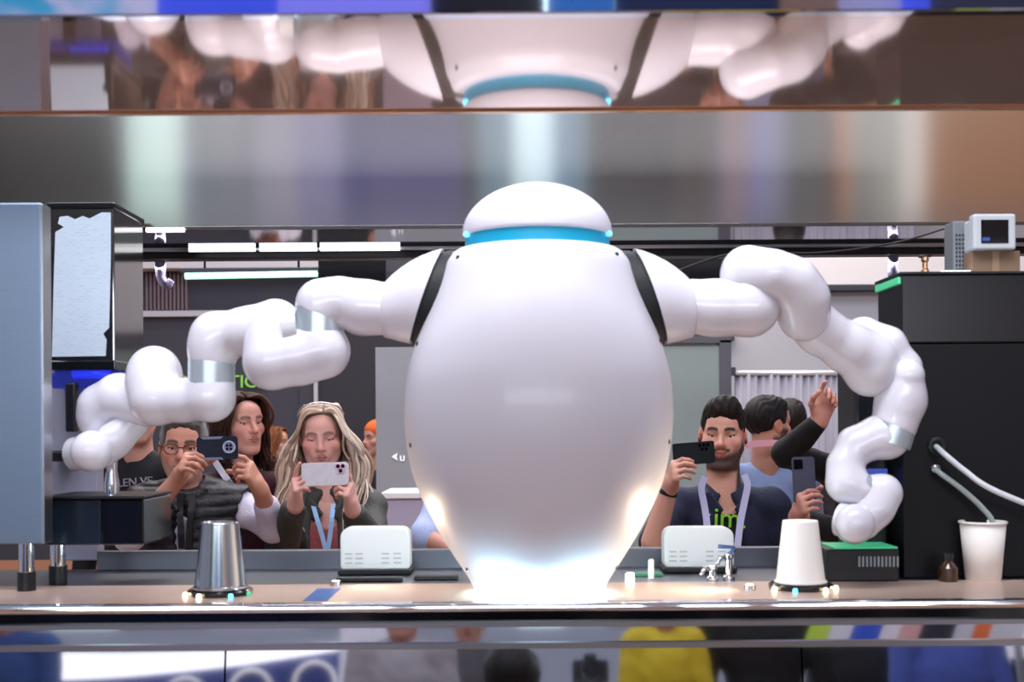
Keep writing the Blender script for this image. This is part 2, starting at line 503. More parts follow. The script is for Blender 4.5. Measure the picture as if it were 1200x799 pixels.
# hanging fixtures seen under the canopy
t = thing('led_tube_light', 'long green-white glowing tube light over the dark left wall', 'lamp', W(294, 322, 6.2))
tube('glass_tube', [W(217, 323.5, 6.2), W(372, 320.5, 6.2)], .017, led_green, t, 10, 2)
box('housing', (W0(212, 0, 6.2).x, 6.19, W0(0, 317, 6.2).z), (W0(377, 0, 6.2).x, 6.25, W0(0, 312, 6.2).z), charcoal, t, .004)
for x in (240, 350):
    tube('hanger', [W(x, 314, 6.22), Vector((W0(x, 0, 6.22).x, 6.22, 5.0))], .006, black_plastic, t, 6, 2)
t = thing('wall_screen', 'black blank screen hanging beyond the robot left shoulder', 'screen', W(411, 330, 6.0))
pbox('screen_panel', 373, 296, 452, 331, 6.0, .05, black_gloss, t)
tube('hanger', [W(411, 297, 6.03), Vector((W0(411, 0, 6.03).x, 6.03, 5.0))], .015, black_plastic, t, 6, 2)
t = thing('hall_screen', 'black hanging screen beyond the robot right shoulder', 'screen', W(800, 330, 6.0))
pbox('screen_panel', 742, 300, 880, 330, 6.0, .05, black_gloss, t)
tube('hanger', [W(811, 301, 6.03), Vector((W0(811, 0, 6.03).x, 6.03, 5.0))], .015, black_plastic, t, 6, 2)
t = thing('lilac_counter', 'pale lilac plinth behind the blonde woman', 'counter', W(476, 640, 5.9)); t.location.z = 0
a, b = W(452, 584, 5.9), W(503, 584, 5.9)
box('plinth', (a.x, 5.9, 0), (b.x, 6.3, a.z), mat('lilac', C('#a79fb4'), .6), t, .004)
box('plinth_top', (a.x - .02, 5.88, a.z), (b.x + .02, 6.32, a.z + .03), whitewall, t, .004)
t = thing('white_bin', 'small white box far behind the raised phone on the right', 'box', W(968, 600, 6.0)); t.location.z = 0
a, b = W(950, 562, 6.9), W(985, 562, 6.9)
box('bin_body', (a.x, 6.9, 0), (b.x, 7.2, a.z), mat('bin_white', C('#d5cfcf'), .6), t, .006)
box('bin_lid', (a.x - .01, 6.89, a.z), (b.x + .01, 7.21, a.z + .03), whitewall, t, .004)

steel_lip = mat('steel_lip', C('#6a6e76'), .35, .9)
# ---------------------------------------------------------------- bar counter
ZC = 1.25
ct = thing('bar_counter', 'long steel bar counter with tan front ledge and mirrored front', 'counter', (0, 2.7, 0))
box('cabinet_body', (-1.7, 2.44, 0), (1.7, 2.99, ZC - .03), charcoal2, ct, .004)
box('front_ledge', (-1.7, 2.362, ZC - .012), (1.7, 2.68, ZC), tan_deck, ct, .002)
box('worktop', (-1.7, 2.68, ZC - .03), (1.7, 3.0, ZC - .001), steel_deck, ct, .002)
lx0, lx1 = W0(112, 0, 2.97).x, W0(1030, 0, 2.97).x
box('rear_lip', (lx0, 2.97, ZC - .002), (lx1, 3.0, 1.6 - 143 * 2.97 / F), steel_lip, ct, .003)

# moulded front edge, rails and mirrors
def railx(name, prof, m, x0=-1.7, x1=1.7, smooth=False):
    """profile (y, z) closed polygon run along x"""
    return prism(name, [(x0, y, z) for y, z in prof], (x1 - x0, 0, 0), m, ct, None, smooth)
def arc(cy, cz, r, a0, a1, n): return [(cy + r * math.cos(a0 + (a1 - a0) * i / n), cz + r * math.sin(a0 + (a1 - a0) * i / n)) for i in range(n + 1)]
railx('front_bullnose', arc(2.357, 1.2445, .0095, PI / 2, 3 * PI / 2, 10) + [(2.37, 1.235), (2.37, 1.254)], chrome)
railx('dark_reveal', [(2.356, 1.236), (2.356, 1.216), (2.44, 1.216), (2.44, 1.236)], black_gloss)
railx('upper_rail', [(2.343, 1.2165), (2.343, 1.207), (2.44, 1.207), (2.44, 1.2165)], steel_satin)
TL = math.tan(math.radians(8))
railx('mirror_band', [(2.356, 1.207), (2.356 - .03 * TL, 1.1775), (2.44, 1.1775), (2.44, 1.207)], mirror_front)
railx('lower_rail', [(2.336, 1.1775), (2.336, 1.166), (2.44, 1.166), (2.44, 1.1775)], steel_satin)
for i in range(3):
    x0 = -1.7 + i * 3.4 / 3
    prism('mirror_panel', [(x0 + .002, 2.352, 1.166), (x0 + .002, 2.352 - 1.1 * TL, .066), (x0 + .002, 2.44, .066), (x0 + .002, 2.44, 1.166)], (3.4 / 3 - .004, 0, 0), mirror_front, ct)
box('plinth', (-1.68, 2.3, 0), (1.68, 2.46, .064), black_plastic, ct, .003)
a, b = W(355, 702, 2.42), W(384, 688, 2.6)
sb = box('blue_sticker', (a.x, 2.415, ZC), (W0(382, 0, 2.415).x, 2.6, ZC + .001), mat('sticker_blue', C('#2a62a8'), .5), ct, 0)

# ---------------------------------------------------------------- canopy
ZS = 2.13
cn = thing('canopy', 'stainless steel canopy with mirrored soffits over the whole bar', 'canopy', (0, 2.5, 0))
box('front_soffit', (-1.9, 1.54, ZS), (1.9, 2.0, ZS + .012), mirror_soffit, cn, 0)
box('front_fascia', (-1.9, 1.52, ZS - .004), (1.9, 1.54, 2.32), mirror_front, cn, .002)
box('soffit_trim', (-1.9, 1.995, ZS - .004), (1.9, 2.008, ZS + .02), brass_trim, cn, .002)
box('beam_back', (-1.9, 2.0, ZS + .01), (1.9, 2.012, 2.32), steel_satin, cn, 0)
rp = box('rear_panel', (-1.9, 3.16, ZS), (1.9, 3.175, 2.9), steel_brushed, cn, 0)
uvl = rp.data.uv_layers.new(name='brush')
for lp in rp.data.loops:
    co = rp.data.vertices[lp.vertex_index].co; uvl.data[lp.index].uv = (co.z, co.x)
ntp = steel_brushed.node_tree; tg = ntp.nodes.new('ShaderNodeTangent'); tg.direction_type = 'UV_MAP'; tg.uv_map = 'brush'
ntp.links.new(tg.outputs['Tangent'], ntp.nodes['Principled BSDF'].inputs['Tangent'])
box('rear_trim', (-1.9, 3.152, ZS - .006), (1.9, 3.162, ZS + .004), chrome_dark, cn, .001)
box('rear_soffit', (-1.9, 3.176, ZS), (1.9, 3.53, ZS + .012), mirror_rear, cn, 0)
box('rear_fascia', (-1.9, 3.53, ZS - .005), (1.9, 3.55, 2.75), steel_satin, cn, .002)
box('rear_beam', (-1.9, 3.56, W0(0, 301, 3.56).z), (1.9, 3.62, 2.7), black_plastic, cn, .003)
box('front_beam_top', (-1.9, 1.52, 2.32), (1.9, 2.012, 2.335), steel_satin, cn, 0)
for yb in (2.6,):
    box('cross_bar', (-1.9, yb - .02, 2.9), (1.9, yb + .02, 2.93), steel_satin, cn, .003)
for s in (-1, 1):
    for y in (1.6, 3.5):
        box('post', (s * 1.86 - .04, y, 0), (s * 1.86 + .04, y + .08, ZS), steel_satin, cn, .004)
# recess downlight above the robot's head
dl = lobj('downlight', [(0, .0), (.055, 0), (.06, -.004), (.075, -.004), (.075, .012), (0, .012)], (0.065, 2.60, 2.886), mat('downlight_lens', (1, 1, 1), .4, emit=(.72, .9, 1.), estr=16), cn, 32)
sp = bpy.data.lights.new('downlight_beam', 'SPOT'); sp.energy = 6; sp.color = (.75, .92, 1.); sp.spot_size = 1.1; sp.spot_blend = .6; sp.shadow_soft_size = .05
so = bpy.data.objects.new('downlight_beam', sp); COL.objects.link(so); so.location = (.065, 2.6, 2.86)
# led strips in the rear edge
for x0, x1, d in ((172, 217, 3.138), (222, 300, 3.49), (305, 372, 3.49), (376, 470, 3.49)):
    box('led_strip', (W0(x0, 0, d).x, d, ZS - .012), (W0(x1, 0, d).x, d + .012, ZS - .0005), led_white, cn, .001)

# hanging white bits and the thin cable
for (pts, lab, nm, d) in (([(186, 296), (188, 312), (189, 326), (196, 334), (201, 328)], 'white plastic-wrapped cable end hanging beside the left machine', 'hanging_cable', 3.6),
                      ([(1047, 288), (1047, 300), (1046, 318), (1046, 327)], 'white wrapped cable end hanging above the black cabinet', 'hanging_cable', 3.6)):
    t = thing(nm, lab, 'cable', W(*pts[0], d))
    ps = [W(x, y, d) for x, y in pts]
    tube('wrap', ps, [.012, .017, .014, .016, .010], mat('wrap_white', C('#77728c'), .6, bump=.4, bscale=80) if 'wrap_white' not in MATS else MATS['wrap_white'], t, 10, 5)
    tube('cord', [ps[0], Vector((ps[0].x, d, ps[0].z + .12))], .004, black_plastic, t, 6, 2)
wire = tube('black_wire', [W(790, 318, 3.12), W(860, 297, 3.12), W(960, 296, 3.12), W(1050, 284, 3.1), W(1125, 262, 3.05)], .0028, black_plastic, None, 6, 8)
wire['label'] = 'thin black wire sagging under the canopy towards the small monitor'; wire['category'] = 'wire'

# ---------------------------------------------------------------- robot
RX, RY = (631 - 600) * 2.5 / F, 2.5
def rz(py): return CAMZ + (HOR - py) / 563.0
rb = thing('barista_robot', 'white egg-shaped two-armed robot in the middle of the counter', 'robot', (RX, RY, ZC))
half = [(708, 65), (700, 70.5), (685, 79), (670, 88), (655, 98), (640, 107.5), (620, 119.5), (600, 130), (580, 139.5), (560, 147), (540, 152), (520, 155.5),
        (500, 157.5), (480, 158), (460, 157), (440, 154.8), (420, 150), (400, 144), (380, 137), (360, 129.5), (340, 122), (325, 116.5), (310, 110.5), (300.5, 103)]
prof = [(h / 565.0, rz(y) - ZC) for y, h in half]
prof = [(p.x, p.y) for p in crom([Vector((r, z, 0)) for r, z in prof], 3)]
prof[0] = (prof[0][0], .002)
top = prof[-1]
prof += [(top[0] - .004, top[1] + .006), (top[0] - .012, top[1] + .011), (top[0] - .03, top[1] + .013), (.12, top[1] + .013)]
lobj('body_shell', prof, (RX, RY, ZC), white_shell, rb, 128, sharp=False)
zt = ZC + prof[-1][1]
lobj('neck_ring', [(.152, rz(298)), (.150, rz(266)), (.1, rz(262))], (RX, RY, 0), teal_ring, rb, 96)
dome = []
R0, z0, z1 = 88.5 / 565, rz(274.5), rz(214)
for i in range(17):
    a = PI / 2 * i / 16
    dome.append((R0 * math.cos(a) ** 1.03 if i < 16 else 0, z0 + (z1 - z0) * math.sin(a)))
lobj('head_dome', [(.145, z0 - .004), (R0 - .004, z0 - .006), (R0 - .0005, z0 - .003)] + dome, (RX, RY, 0), white_shell, rb, 96, sharp=False)
for s in (-1, 1):   # small status lamps at the dome rim
    a = math.radians(-90 + s * 70)
    o = lobj('status_lamp', [(0, -.006), (.006, -.004), (.007, 0), (.006, .004), (0, .006)], (RX + (R0 - .002) * math.cos(a), RY + (R0 - .002) * math.sin(a), z0 - .006), led_cyan, rb, 12)
def rad_at(z):
    pr = sorted(prof, key=lambda q: q[1]); return float(np.interp(z - ZC, [q[1] for q in pr], [q[0] for q in pr]))
def screw(px, py, parent, P=None, N=None):
    if P is None:
        z = rz(py); r = rad_at(z); x = (px - 631) / 580.0
        th = math.asin(max(-.985, min(.985, x / r)))
        N = Vector((math.sin(th), -math.cos(th), 0)); P = Vector((RX, RY, z)) + N * r
    R = N.to_track_quat('Z', 'Y').to_matrix().to_4x4(); R.translation = P
    v, f = lathe([(.0, -.004), (.0052, -.004), (.0052, .0012), (.003, .002), (.0025, .0005), (0, .0005)], (0, 0, 0), 14)
    obj('screw', [R @ Vector(p) for p in v], f, dark_screw, parent, False)
for px, py in ((537, 309), (722, 307), (488, 405), (774, 403), (480, 520), (783, 518), (545, 662), (722, 662)): screw(px, py, rb)
# shoulders
def loft(name, secs, m, parent, n=36, label=None):
    """secs: (top point, bottom point, half depth) ellipses; capped"""
    V, Fc = [], []
    for T, B, dd in secs:
        c = (T + B) / 2; h = (T - B) / 2
        for i in range(n):
            a = 2 * PI * i / n
            V.append(c + h * math.cos(a) + Vector((0, dd * math.sin(a), 0)))
    k = len(secs)
    for i in range(k - 1):
        for j in range(n):
            j2 = (j + 1) % n
            Fc.append((i * n + j, i * n + j2, (i + 1) * n + j2, (i + 1) * n + j))
    Fc.append(tuple(range(n))[::-1]); Fc.append(tuple((k - 1) * n + j for j in range(n)))
    bm = bmesh.new(); me = bpy.data.meshes.new(name); me.from_pydata([tuple(v) for v in V], [], Fc); bm.from_mesh(me)
    bmesh.ops.recalc_face_normals(bm, faces=bm.faces)
    for e in bm.edges:
        if len(e.link_faces) == 2 and e.calc_face_angle(0) > .7: e.smooth = False
    bm.to_mesh(me); bm.free()
    return link(name, me, m, parent, True, label)
base_secs = [(449, 340, 448.5, 388, .05), (449.6, 334, 449, 393, .056), (452, 330, 451, 395.5, .060), (460, 322, 458, 397, .065), (470, 314, 463, 398.5, .071), (482, 306, 468, 400, .077),
             (495, 299.5, 473, 401, .083), (508, 294.5, 477, 402, .088), (520, 291.5, 480.5, 403, .092), (519.6, 293, 481, 402, .090)]
for s in (0, 1):
    fx = (lambda x: x) if s == 0 else (lambda x: 1262 - x)
    sh = loft('shoulder_shell', [(W(fx(a), b, 2.5), W(fx(c), e, 2.5), q) for a, b, c, e, q in base_secs], white_shell, rb)
    loft('shoulder_gasket', [(W(fx(505), 300, 2.5), W(fx(480), 396, 2.5), .083), (W(fx(526), 294, 2.5), W(fx(485), 404, 2.5), .088), (W(fx(565), 294, 2.5), W(fx(530), 412, 2.5), .088)], black_rubber, rb)
    screw(0, 0, rb, W(fx(475), 358, 2.5) + Vector((0, -.0665, 0)), Vector((-.3 if s == 0 else .3, -1, 0)).normalized())
# light ring around its foot
v, f = tube_data([Vector((RX + .129 * math.cos(2 * PI * i / 48), RY + .129 * math.sin(2 * PI * i / 48), ZC + .007)) for i in range(49)], .007, 8)
obj('base_light', v, f, led_base, rb)
v, f = tube_data([Vector((RX - .10, 2.366, ZC + .004)), Vector((RX + .10, 2.366, ZC + .004))], .004, 8)
obj('front_light', v, f, led_base, rb)
wash = area('base_wash', (RX, 2.352, ZC + .012), (RX, 2.46, ZC + .16), .22, 1.1, (.55, .86, 1.), .01)

# arms: white cast links joined by steel rings
def LK(name, pts, rs, dep, parent, k=.018):
    """link from pixel path, pixel radii and depths"""
    fl = Field()
    n = len(pts)
    dd = dep if isinstance(dep, (list, tuple)) else [dep] * n
    P = [W(*pts[i], dd[i]) for i in range(n)]
    r = [rs[i] * dd[i] / F for i in range(n)]
    fl.chain(P, r, k)
    return fobj(name, fl, .0038, white_gloss, parent, 3)
def RG(p0, p1, r, d, parent, m=arm_ring, name='joint_ring'):
    d0, d1 = d if isinstance(d, tuple) else (d, d)
    path = [W(*p0, d0), W(*p1, d1)]
    v, f = tube_data(path, r * d0 / F, 40)
    bm = bmesh.new(); me = bpy.data.meshes.new(name); me.from_pydata([tuple(x) for x in v], [], f); bm.from_mesh(me)
    for e in bm.edges:
        if len(e.link_faces) == 2 and e.calc_face_angle(0) > .7: e.smooth = False
    bm.to_mesh(me); bm.free()
    return link(name, me, m, parent, True)

def arm_root(px, py, d, nm): 
    o = bpy.data.objects.new(nm, None); COL.objects.link(o); o.parent = rb
    o.location = W(px, py, d) - rb.location
    return o
L = arm_root(450, 362, 2.5, 'arm')
LK('upper_link', [(452, 362), (425, 360), (398, 352), (376, 356), (376, 366)], [31, 31, 26, 27, 27.5], [2.5, 2.5, 2.5, 2.5, 2.5], L)
RG((374.5, 360), (374, 400), 28.6, 2.5, L)
LK('elbow_link', [(374, 398), (377, 411), (350, 419), (318, 424), (318, 405), (321, 385)], [28.5, 31, 31, 31, 30, 29], [2.5, 2.5, 2.5, 2.5, 2.52, 2.55], L)
RG((334, 386), (350, 384), 21, (2.49, 2.49), L, mat('joint_cap', C('#ccd0d2'), .3), 'joint_cap')
LK('forearm_link', [(323, 381), (290, 388), (252, 394), (249, 408), (248.5, 419)], [31, 27, 27, 26.5, 26.5], [2.56, 2.57, 2.58, 2.58, 2.58], L)
RG((248.3, 410), (247.5, 452), 27, 2.58, L)
LK('wrist_link', [(248, 452), (247, 466), (215, 469), (183, 468), (181, 450), (181, 436)], [26.5, 26.5, 24, 29, 31.5, 31], [2.58, 2.58, 2.6, 2.62, 2.64, 2.65], L)
LK('hand_link', [(172, 478), (140, 466), (120, 478), (116, 490)], [22, 27, 27, 25], [2.66, 2.72, 2.74, 2.74], L)
RG((122, 496), (134, 486), 22, 2.74, L)
LK('gripper_link', [(156, 496), (134, 516), (120, 529)], [18, 19, 19], [2.70, 2.69, 2.69], L)
LK('tool_flange', [(108, 528), (107, 530)], [24, 24], [2.66, 2.72], L, .01)
RG((97, 531), (88, 532), 20, (2.72, 2.73), L, white_gloss, 'tool_plate')
Rr = arm_root(811, 360, 2.5, 'arm')
LK('upper_link', [(810, 359), (840, 361), (878, 360), (878, 345)], [32, 32, 33, 31], 2.5, Rr)
RG((876.5, 347), (876, 321), 30.4, 2.5, Rr)
LK('elbow_link', [(876, 326), (877, 320), (906, 321), (930, 331), (940, 350), (942, 370)], [28.8, 28.8, 25, 26, 28.5, 30], [2.5, 2.5, 2.47, 2.48, 2.5, 2.52], Rr, .028)
LK('forearm_link', [(942, 368), (962, 388), (995, 408), (1018, 420), (1020, 434)], [29, 27, 29, 32, 31], [2.54, 2.56, 2.58, 2.6, 2.6], Rr)
LK('wrist_joint', [(1012, 396), (1040, 404), (1060, 430), (1064, 455)], [25, 20, 18, 18], [2.62, 2.6, 2.6, 2.6], Rr)
LK('wrist_link', [(1062, 440), (1056, 468), (1048, 496)], [21, 28, 27], [2.58, 2.6, 2.6], Rr)
RG((1048, 494), (1040, 520), 26.5, 2.6, Rr)
LK('lower_link', [(1041, 514), (1030, 512), (1003, 522), (990, 545), (992, 566), (1010, 574)], [24, 24, 21, 19, 22, 19], [2.6, 2.6, 2.6, 2.59, 2.58, 2.57], Rr)
RG((1004, 570), (1022, 577), 18.5, 2.57, Rr)
LK('hand_link', [(1016, 574), (1034, 578), (1026, 596), (1012, 612)], [17.5, 21, 20, 20], [2.57, 2.57, 2.56, 2.56], Rr)
LK('tool_flange', [(1002, 613), (1001, 615)], [23, 23], [2.53, 2.59], Rr, .01)
RG((992, 610), (984, 608), 20, (2.56, 2.57), Rr, white_gloss, 'tool_plate')
# ---------------------------------------------------------------- left: espresso machine
em = thing('espresso_machine', 'tall steel coffee machine with paper notice at the left end', 'coffee machine', (-1.05, 2.8, ZC))
pbox('side_panel', -70, 237, 48, 638, 2.58, .05, steel_blue, em, .004)
pbox('panel_edge', 48, 239, 49.5, 637, 2.581, .048, steel_satin, em, .001)
hx0, hx1 = W0(58, 0, 2.9).x, W0(135, 0, 2.9).x
hz0, hz1 = W0(0, 421, 2.9).z, W0(0, 240, 2.9).z
box('upper_housing', (hx0, 2.9, hz0), (hx1, 3.13, hz1), chrome_dark, em, .004)
box('top_cap', (hx0 - .002, 2.895, hz1 - .004), (hx1 + .003, 3.135, hz1 + .012), black_gloss, em, .003)
box('bottom_cap', (hx0 - .002, 2.895, hz0 - .02), (hx1 + .003, 3.135, hz0 + .004), black_gloss, em, .003)
# notice: torn paper sheet with small print
pm = mat('notice_paper', C('#b9c8d4'), .8)
nt = pm.node_tree; bs = nt.nodes['Principled BSDF']
br = nt.nodes.new('ShaderNodeTexBrick'); br.inputs['Scale'].default_value = 1
br.inputs['Color1'].default_value = (*C('#b4c4d2'), 1); br.inputs['Color2'].default_value = (*C('#9aa9ba'), 1); br.inputs['Mortar'].default_value = (*C('#b4c4d2'), 1)
br.inputs['Brick Width'].default_value = .017; br.inputs['Row Height'].default_value = .0062; br.inputs['Mortar Size'].default_value = .0022; br.inputs['Bias'].default_value = -.25
mp = nt.nodes.new('ShaderNodeMapping'); mp.inputs['Rotation'].default_value = (PI / 2, 0, 0)
tcn = [n for n in nt.nodes if n.type == 'TEX_COORD'][0]
nt.links.new(tcn.outputs['Object'], mp.inputs['Vector']); nt.links.new(mp.outputs['Vector'], br.inputs['Vector'])
nt.links.new(br.outputs['Color'], bs.inputs['Base Color'])
pp = [(61, 418), (124, 417), (125, 398), (121, 391), (128, 384), (130, 300), (130, 249), (119, 249), (113, 252), (105, 256), (97, 253), (88, 257), (80, 253), (70, 254), (68, 262), (75, 266), (65, 272), (63, 330)]
prism('paper_notice', [W(x, y, 2.8975) for x, y in pp], (0, -.001, 0), pm, em)
box('rear_panel', (W0(58, 0, 3.0).x, 3.01, ZC + .02), (W0(112, 0, 3.0).x, 3.06, hz0), mat('panel_grey', C('#8f90a2'), .5), em, .003)
box('blue_light_hood', (W0(60, 0, 2.93).x, 2.93, W0(0, 452, 2.93).z), (W0(140, 0, 2.93).x, 3.05, hz0 - .02), mat('hood_blue', C('#1a1d6a'), .25, emit=(.04, .06, .55), estr=.35), em, .006)
v, f = tube_data([W(86, 437, 2.92), W(128, 437, 2.92)], .014, 12); obj('blue_lamp', v, f, blue_glow, em)
pbox('handle', 76, 448, 88, 506, 2.9, .03, black_plastic, em, .005)
pbox('valve', 56, 528, 82, 541, 2.95, .05, black_plastic, em, .005)
tr = pbox('drip_tray', 48, 585, 118, 639, 2.70, .2, mat('tray_navy', C('#1a2430'), .18, coat=.4), em, .004)
pbox('tray_end', 118.5, 585, 168, 639, 2.70, .22, black_gloss, em, .004)
pbox('tray_rim', 46, 581, 169, 585, 2.69, .22, black_plastic, em, .002)
for x, r in ((30, .016), (67, .017)):
    fx = W0(x, 0, 2.62).x
    yy = 2.605 if x == 30 else 2.72
    fx = W0(x, 0, yy).x
    ft = lobj('foot', [(0, .04), (r, .04), (r, .11), (0, .11)], (fx, yy, ZC), chrome, em, 20)
    lobj('foot_pad', [(0, 0), (r + .003, 0), (r + .003, .041), (0, .041)], (fx, yy, ZC), black_plastic, ft, 20)
bt = W(131, 582, 2.72)
pt = thing('steel_pitcher', 'narrow steel pitcher on the drip tray under the left robot hand', 'pitcher', bt)
lobj('pitcher_body', [(0, 0), (.016, 0), (.017, .03), (.012, .06), (.014, .1), (.0125, .1), (.0105, .06), (.015, .03), (0, .004)], bt, chrome, pt, 20)
lobj('pitcher_foot', [(0, 0), (.021, 0), (.021, .005), (0, .006)], bt, chrome, pt, 20)

# ---------------------------------------------------------------- cups and their lit holders
def cup(px_l, px_r, top, base, d, r_top, r_base, m, label, name, holder_label, gl):
    cx = W0((px_l + px_r) / 2, 0, d).x
    hold = thing('cup_holder', holder_label, 'cup holder', (cx, d, ZC), 'lit cup holders on the front ledge')
    lobj('holder_plate', [(0, 0), (.066, 0), (.068, .004), (.068, .009), (.064, .012), (0, .012)], (cx, d, ZC), black_gloss, hold, 40)
    for i, (a, mm) in enumerate(((-150, led_warm), (-112, led_cyan if gl == 'w' else led_warm), (-60, led_cyan if gl != 'w' else led_warm), (-25, led_green_dim if gl != 'w' else led_warm))):
        a = math.radians(a)
        lobj('holder_lamp', [(0, 0), (.005, 0), (.0055, .006), (.003, .009), (0, .009)], (cx + .074 * math.cos(a), d + .074 * math.sin(a), ZC), mm, hold, 10)
    zb = ZC + .012
    t = thing(name, label, 'cup', (cx, d, zb))
    H = (base - top) * d / F
    # inverted cup: rolled rim at the bottom, closed base on top
    pr = [(r_base - .004, 0), (r_base, .001), (r_base + .001, .004), (r_base - .0015, .007), (r_base - .003, .01), (r_top, H - .004), (r_top - .001, H), (r_top - .004, H), (r_top - .005, H - .006), (0, H - .006)]
    lobj('cup_wall', pr, (cx, d, zb), m, t, 56, sharp=False)
    lobj('cup_rim', [(r_base - .003, .0), (r_base + .0018, .0015), (r_base + .0018, .0045), (r_base - .003, .006)], (cx, d, zb), m, t, 56)
alu = mat('cup_metal', C('#c3c8ca'), .2, 1., stretch=(1, 1, 1))
cup(228, 286, 613, 691, 2.53, .0395, .056, alu, 'steel cup standing upside down on the left holder', 'steel_cup', 'black cup holder with small lamps under the steel cup', 'c')
cup(908, 966, 615, 688, 2.56, .0375, .054, paper_cup, 'white paper cup standing upside down below the right robot hand', 'paper_cup', 'black cup holder with small lamps under the white paper cup', 'w')
# upright paper cup
cx, d = W0(1151, 0, 2.68).x, 2.68
t = thing('paper_cup', 'white paper cup standing upright at the far right with a tube in it', 'cup', (cx, d, ZC))
H = 69 * d / F
lobj('cup_wall', [(0, .004), (.035, .004), (.036, 0), (.038, .0), (.0495, H - .004), (.0475, H - .004), (.0365, .008), (0, .008)], (cx, d, ZC), paper_cup, t, 56, sharp=False)
v, f = tube_data([Vector((cx + .0498 * math.cos(2 * PI * i / 40), d + .0498 * math.sin(2 * PI * i / 40), ZC + H - .003)) for i in range(41)], .003, 8)
obj('cup_rim', v, f, paper_cup, t)

# ---------------------------------------------------------------- white boxes at the back of the worktop
def wbox(x0, x1, label):
    d = 2.86
    t = thing('white_dispenser', label, 'dispenser', W((x0 + x1) / 2, 683, d), 'white vented boxes on the worktop'); t.location.z = ZC
    a, b = W(x0, 676, d), W(x1, 618, d)
    box('base_plate', (a.x - .004, d - .02, ZC), (b.x + .004, d + .07, ZC + .012), black_plastic, t, .003)
    bm = bmesh.new()
    # rounded front outline, extruded
    r = .022; pts = []
    zb, ztp = ZC + .011, b.z
    for cx_, cz_, a0 in ((b.x - .008, zb + .008, -PI / 2), (b.x - r, ztp - r, 0), (a.x + r, ztp - r, PI / 2), (a.x + .008, zb + .008, PI)):
        rr = .008 if cz_ < ztp - .05 else r
        for i in range(7): pts.append((cx_ + rr * math.cos(a0 + PI / 2 * i / 6), d, cz_ + rr * math.sin(a0 + PI / 2 * i / 6)))
    body = prism('housing', pts, (0, .065, 0), white_plastic, t, bev=.003)
    slot = mat('slot_grey', C('#b9bec2'), .6) if 'slot_grey' not in MATS else MATS['slot_grey']
    for cxp in (.12, .27, .65, .82):
        for k in range(3):
            x = a.x + (b.x - a.x) * cxp
            z = zb + .014 + k * .011
            box('vent_slot', (x - .009, d - .0012, z), (x + .009, d + .002, z + .0032), slot, t, 0)
    return t
wbox(399, 480, 'white vented box with rounded top left of the robot')
wbox(779, 860, 'white vented box with rounded top right of the robot')
for (x0, x1, y, d, lab) in ((392, 470, 681, 2.72, 'flat black bar lying before the left white box'), (484, 536, 681, 2.74, 'flat black bar lying beside the robot, left of its foot')):
    o = box('black_bar', (W0(x0, 0, d).x, d, ZC), (W0(x1, 0, d).x, d + .03, ZC + .008), black_plastic, None, .002); o['label'] = lab; o['category'] = 'bar'
# small taps
def tap(px, d, h, lab):
    p = W0(px, 0, d); p.z = ZC
    t = thing('chrome_tap', lab, 'tap', p)
    lobj('tap_stem', [(0, 0), (.014, 0), (.014, .006), (.009, .01), (.008, h), (.011, h + .004), (.011, h + .012), (0, h + .015)], p, chrome, t, 20)
    tube('spout', [p + Vector((0, 0, h)), p + Vector((-.018, -.012, h + .006)), p + Vector((-.03, -.02, h - .008))], .005, chrome, t, 10, 4)
    if h > .03: tube('lever', [p + Vector((0, 0, h + .012)), p + Vector((.012, 0, h + .026)), p + Vector((-.024, -.004, h + .03))], [.004, .004, .005], led_blue if False else mat('lever_blue', C('#5d79b8'), .2, .8), t, 8, 4)
tap(853, 2.72, .045, 'chrome tap with bluish lever before the right white box')
tap(834, 2.70, .022, 'short chrome tap, the lower one left of the blue lever')
for (px, d, r, h, m, lab) in ((762, 2.74, .007, .045, white_plastic, 'small white peg standing between robot and right box'),
                              (737, 2.72, .010, .016, led_warm, 'small warm lamp on the worktop close to the robot'),):
    p = W0(px, 0, d); p.z = ZC
    o = lobj('small_peg' if m is white_plastic else 'puck_lamp', [(0, 0), (r, 0), (r, h - .003), (r - .003, h), (0, h)], p, m, None, 16)
    o['label'] = lab; o['category'] = 'peg' if m is white_plastic else 'lamp'
o = box('circuit_board', (W0(742, 0, 2.78).x, 2.78, ZC), (W0(776, 0, 2.78).x, 2.83, ZC + .006), mat('board_green', C('#2f6b55'), .4, emit=(.1, .5, .3), estr=.25), None, .001)
o['label'] = 'small green circuit board beside the white peg'; o['category'] = 'circuit board'
# uplights hidden behind the robot's foot
for s, e in ((-1, 5), (1, 9)):
    p = Vector((RX + s * .45, 2.55 if s > 0 else 2.66, ZC))
    t = thing('uplight', 'tiny round steel uplight ' + ('above the blue sticker, left of the robot' if s < 0 else 'between the chrome taps and the inverted paper cup'), 'lamp', p)
    lobj('lamp_body', [(0, 0), (.012, 0), (.012, .010), (.009, .010), (.009, .008), (0, .008)], p, steel_satin, t, 20)
    lobj('lens', [(0, .008), (.0088, .008), (.0088, .0095), (0, .0095)], p, mat('uplight_lens', (1, .9, .7), .3, emit=(1, .78, .5), estr=12) if 'uplight_lens' not in MATS else MATS['uplight_lens'], t, 20)
    l = bpy.data.lights.new('uplight_beam', 'SPOT'); l.energy = e; l.color = (1, .80, .56); l.spot_size = 2.2; l.spot_blend = .9; l.shadow_soft_size = .03
    lo = bpy.data.objects.new('uplight_beam', l); COL.objects.link(lo); lo.location = p + Vector((0, 0, .045))
    lo.rotation_euler = (Vector((RX + s * .1, 2.5, 1.40)) - lo.location).to_track_quat('-Z', 'Y').to_euler()

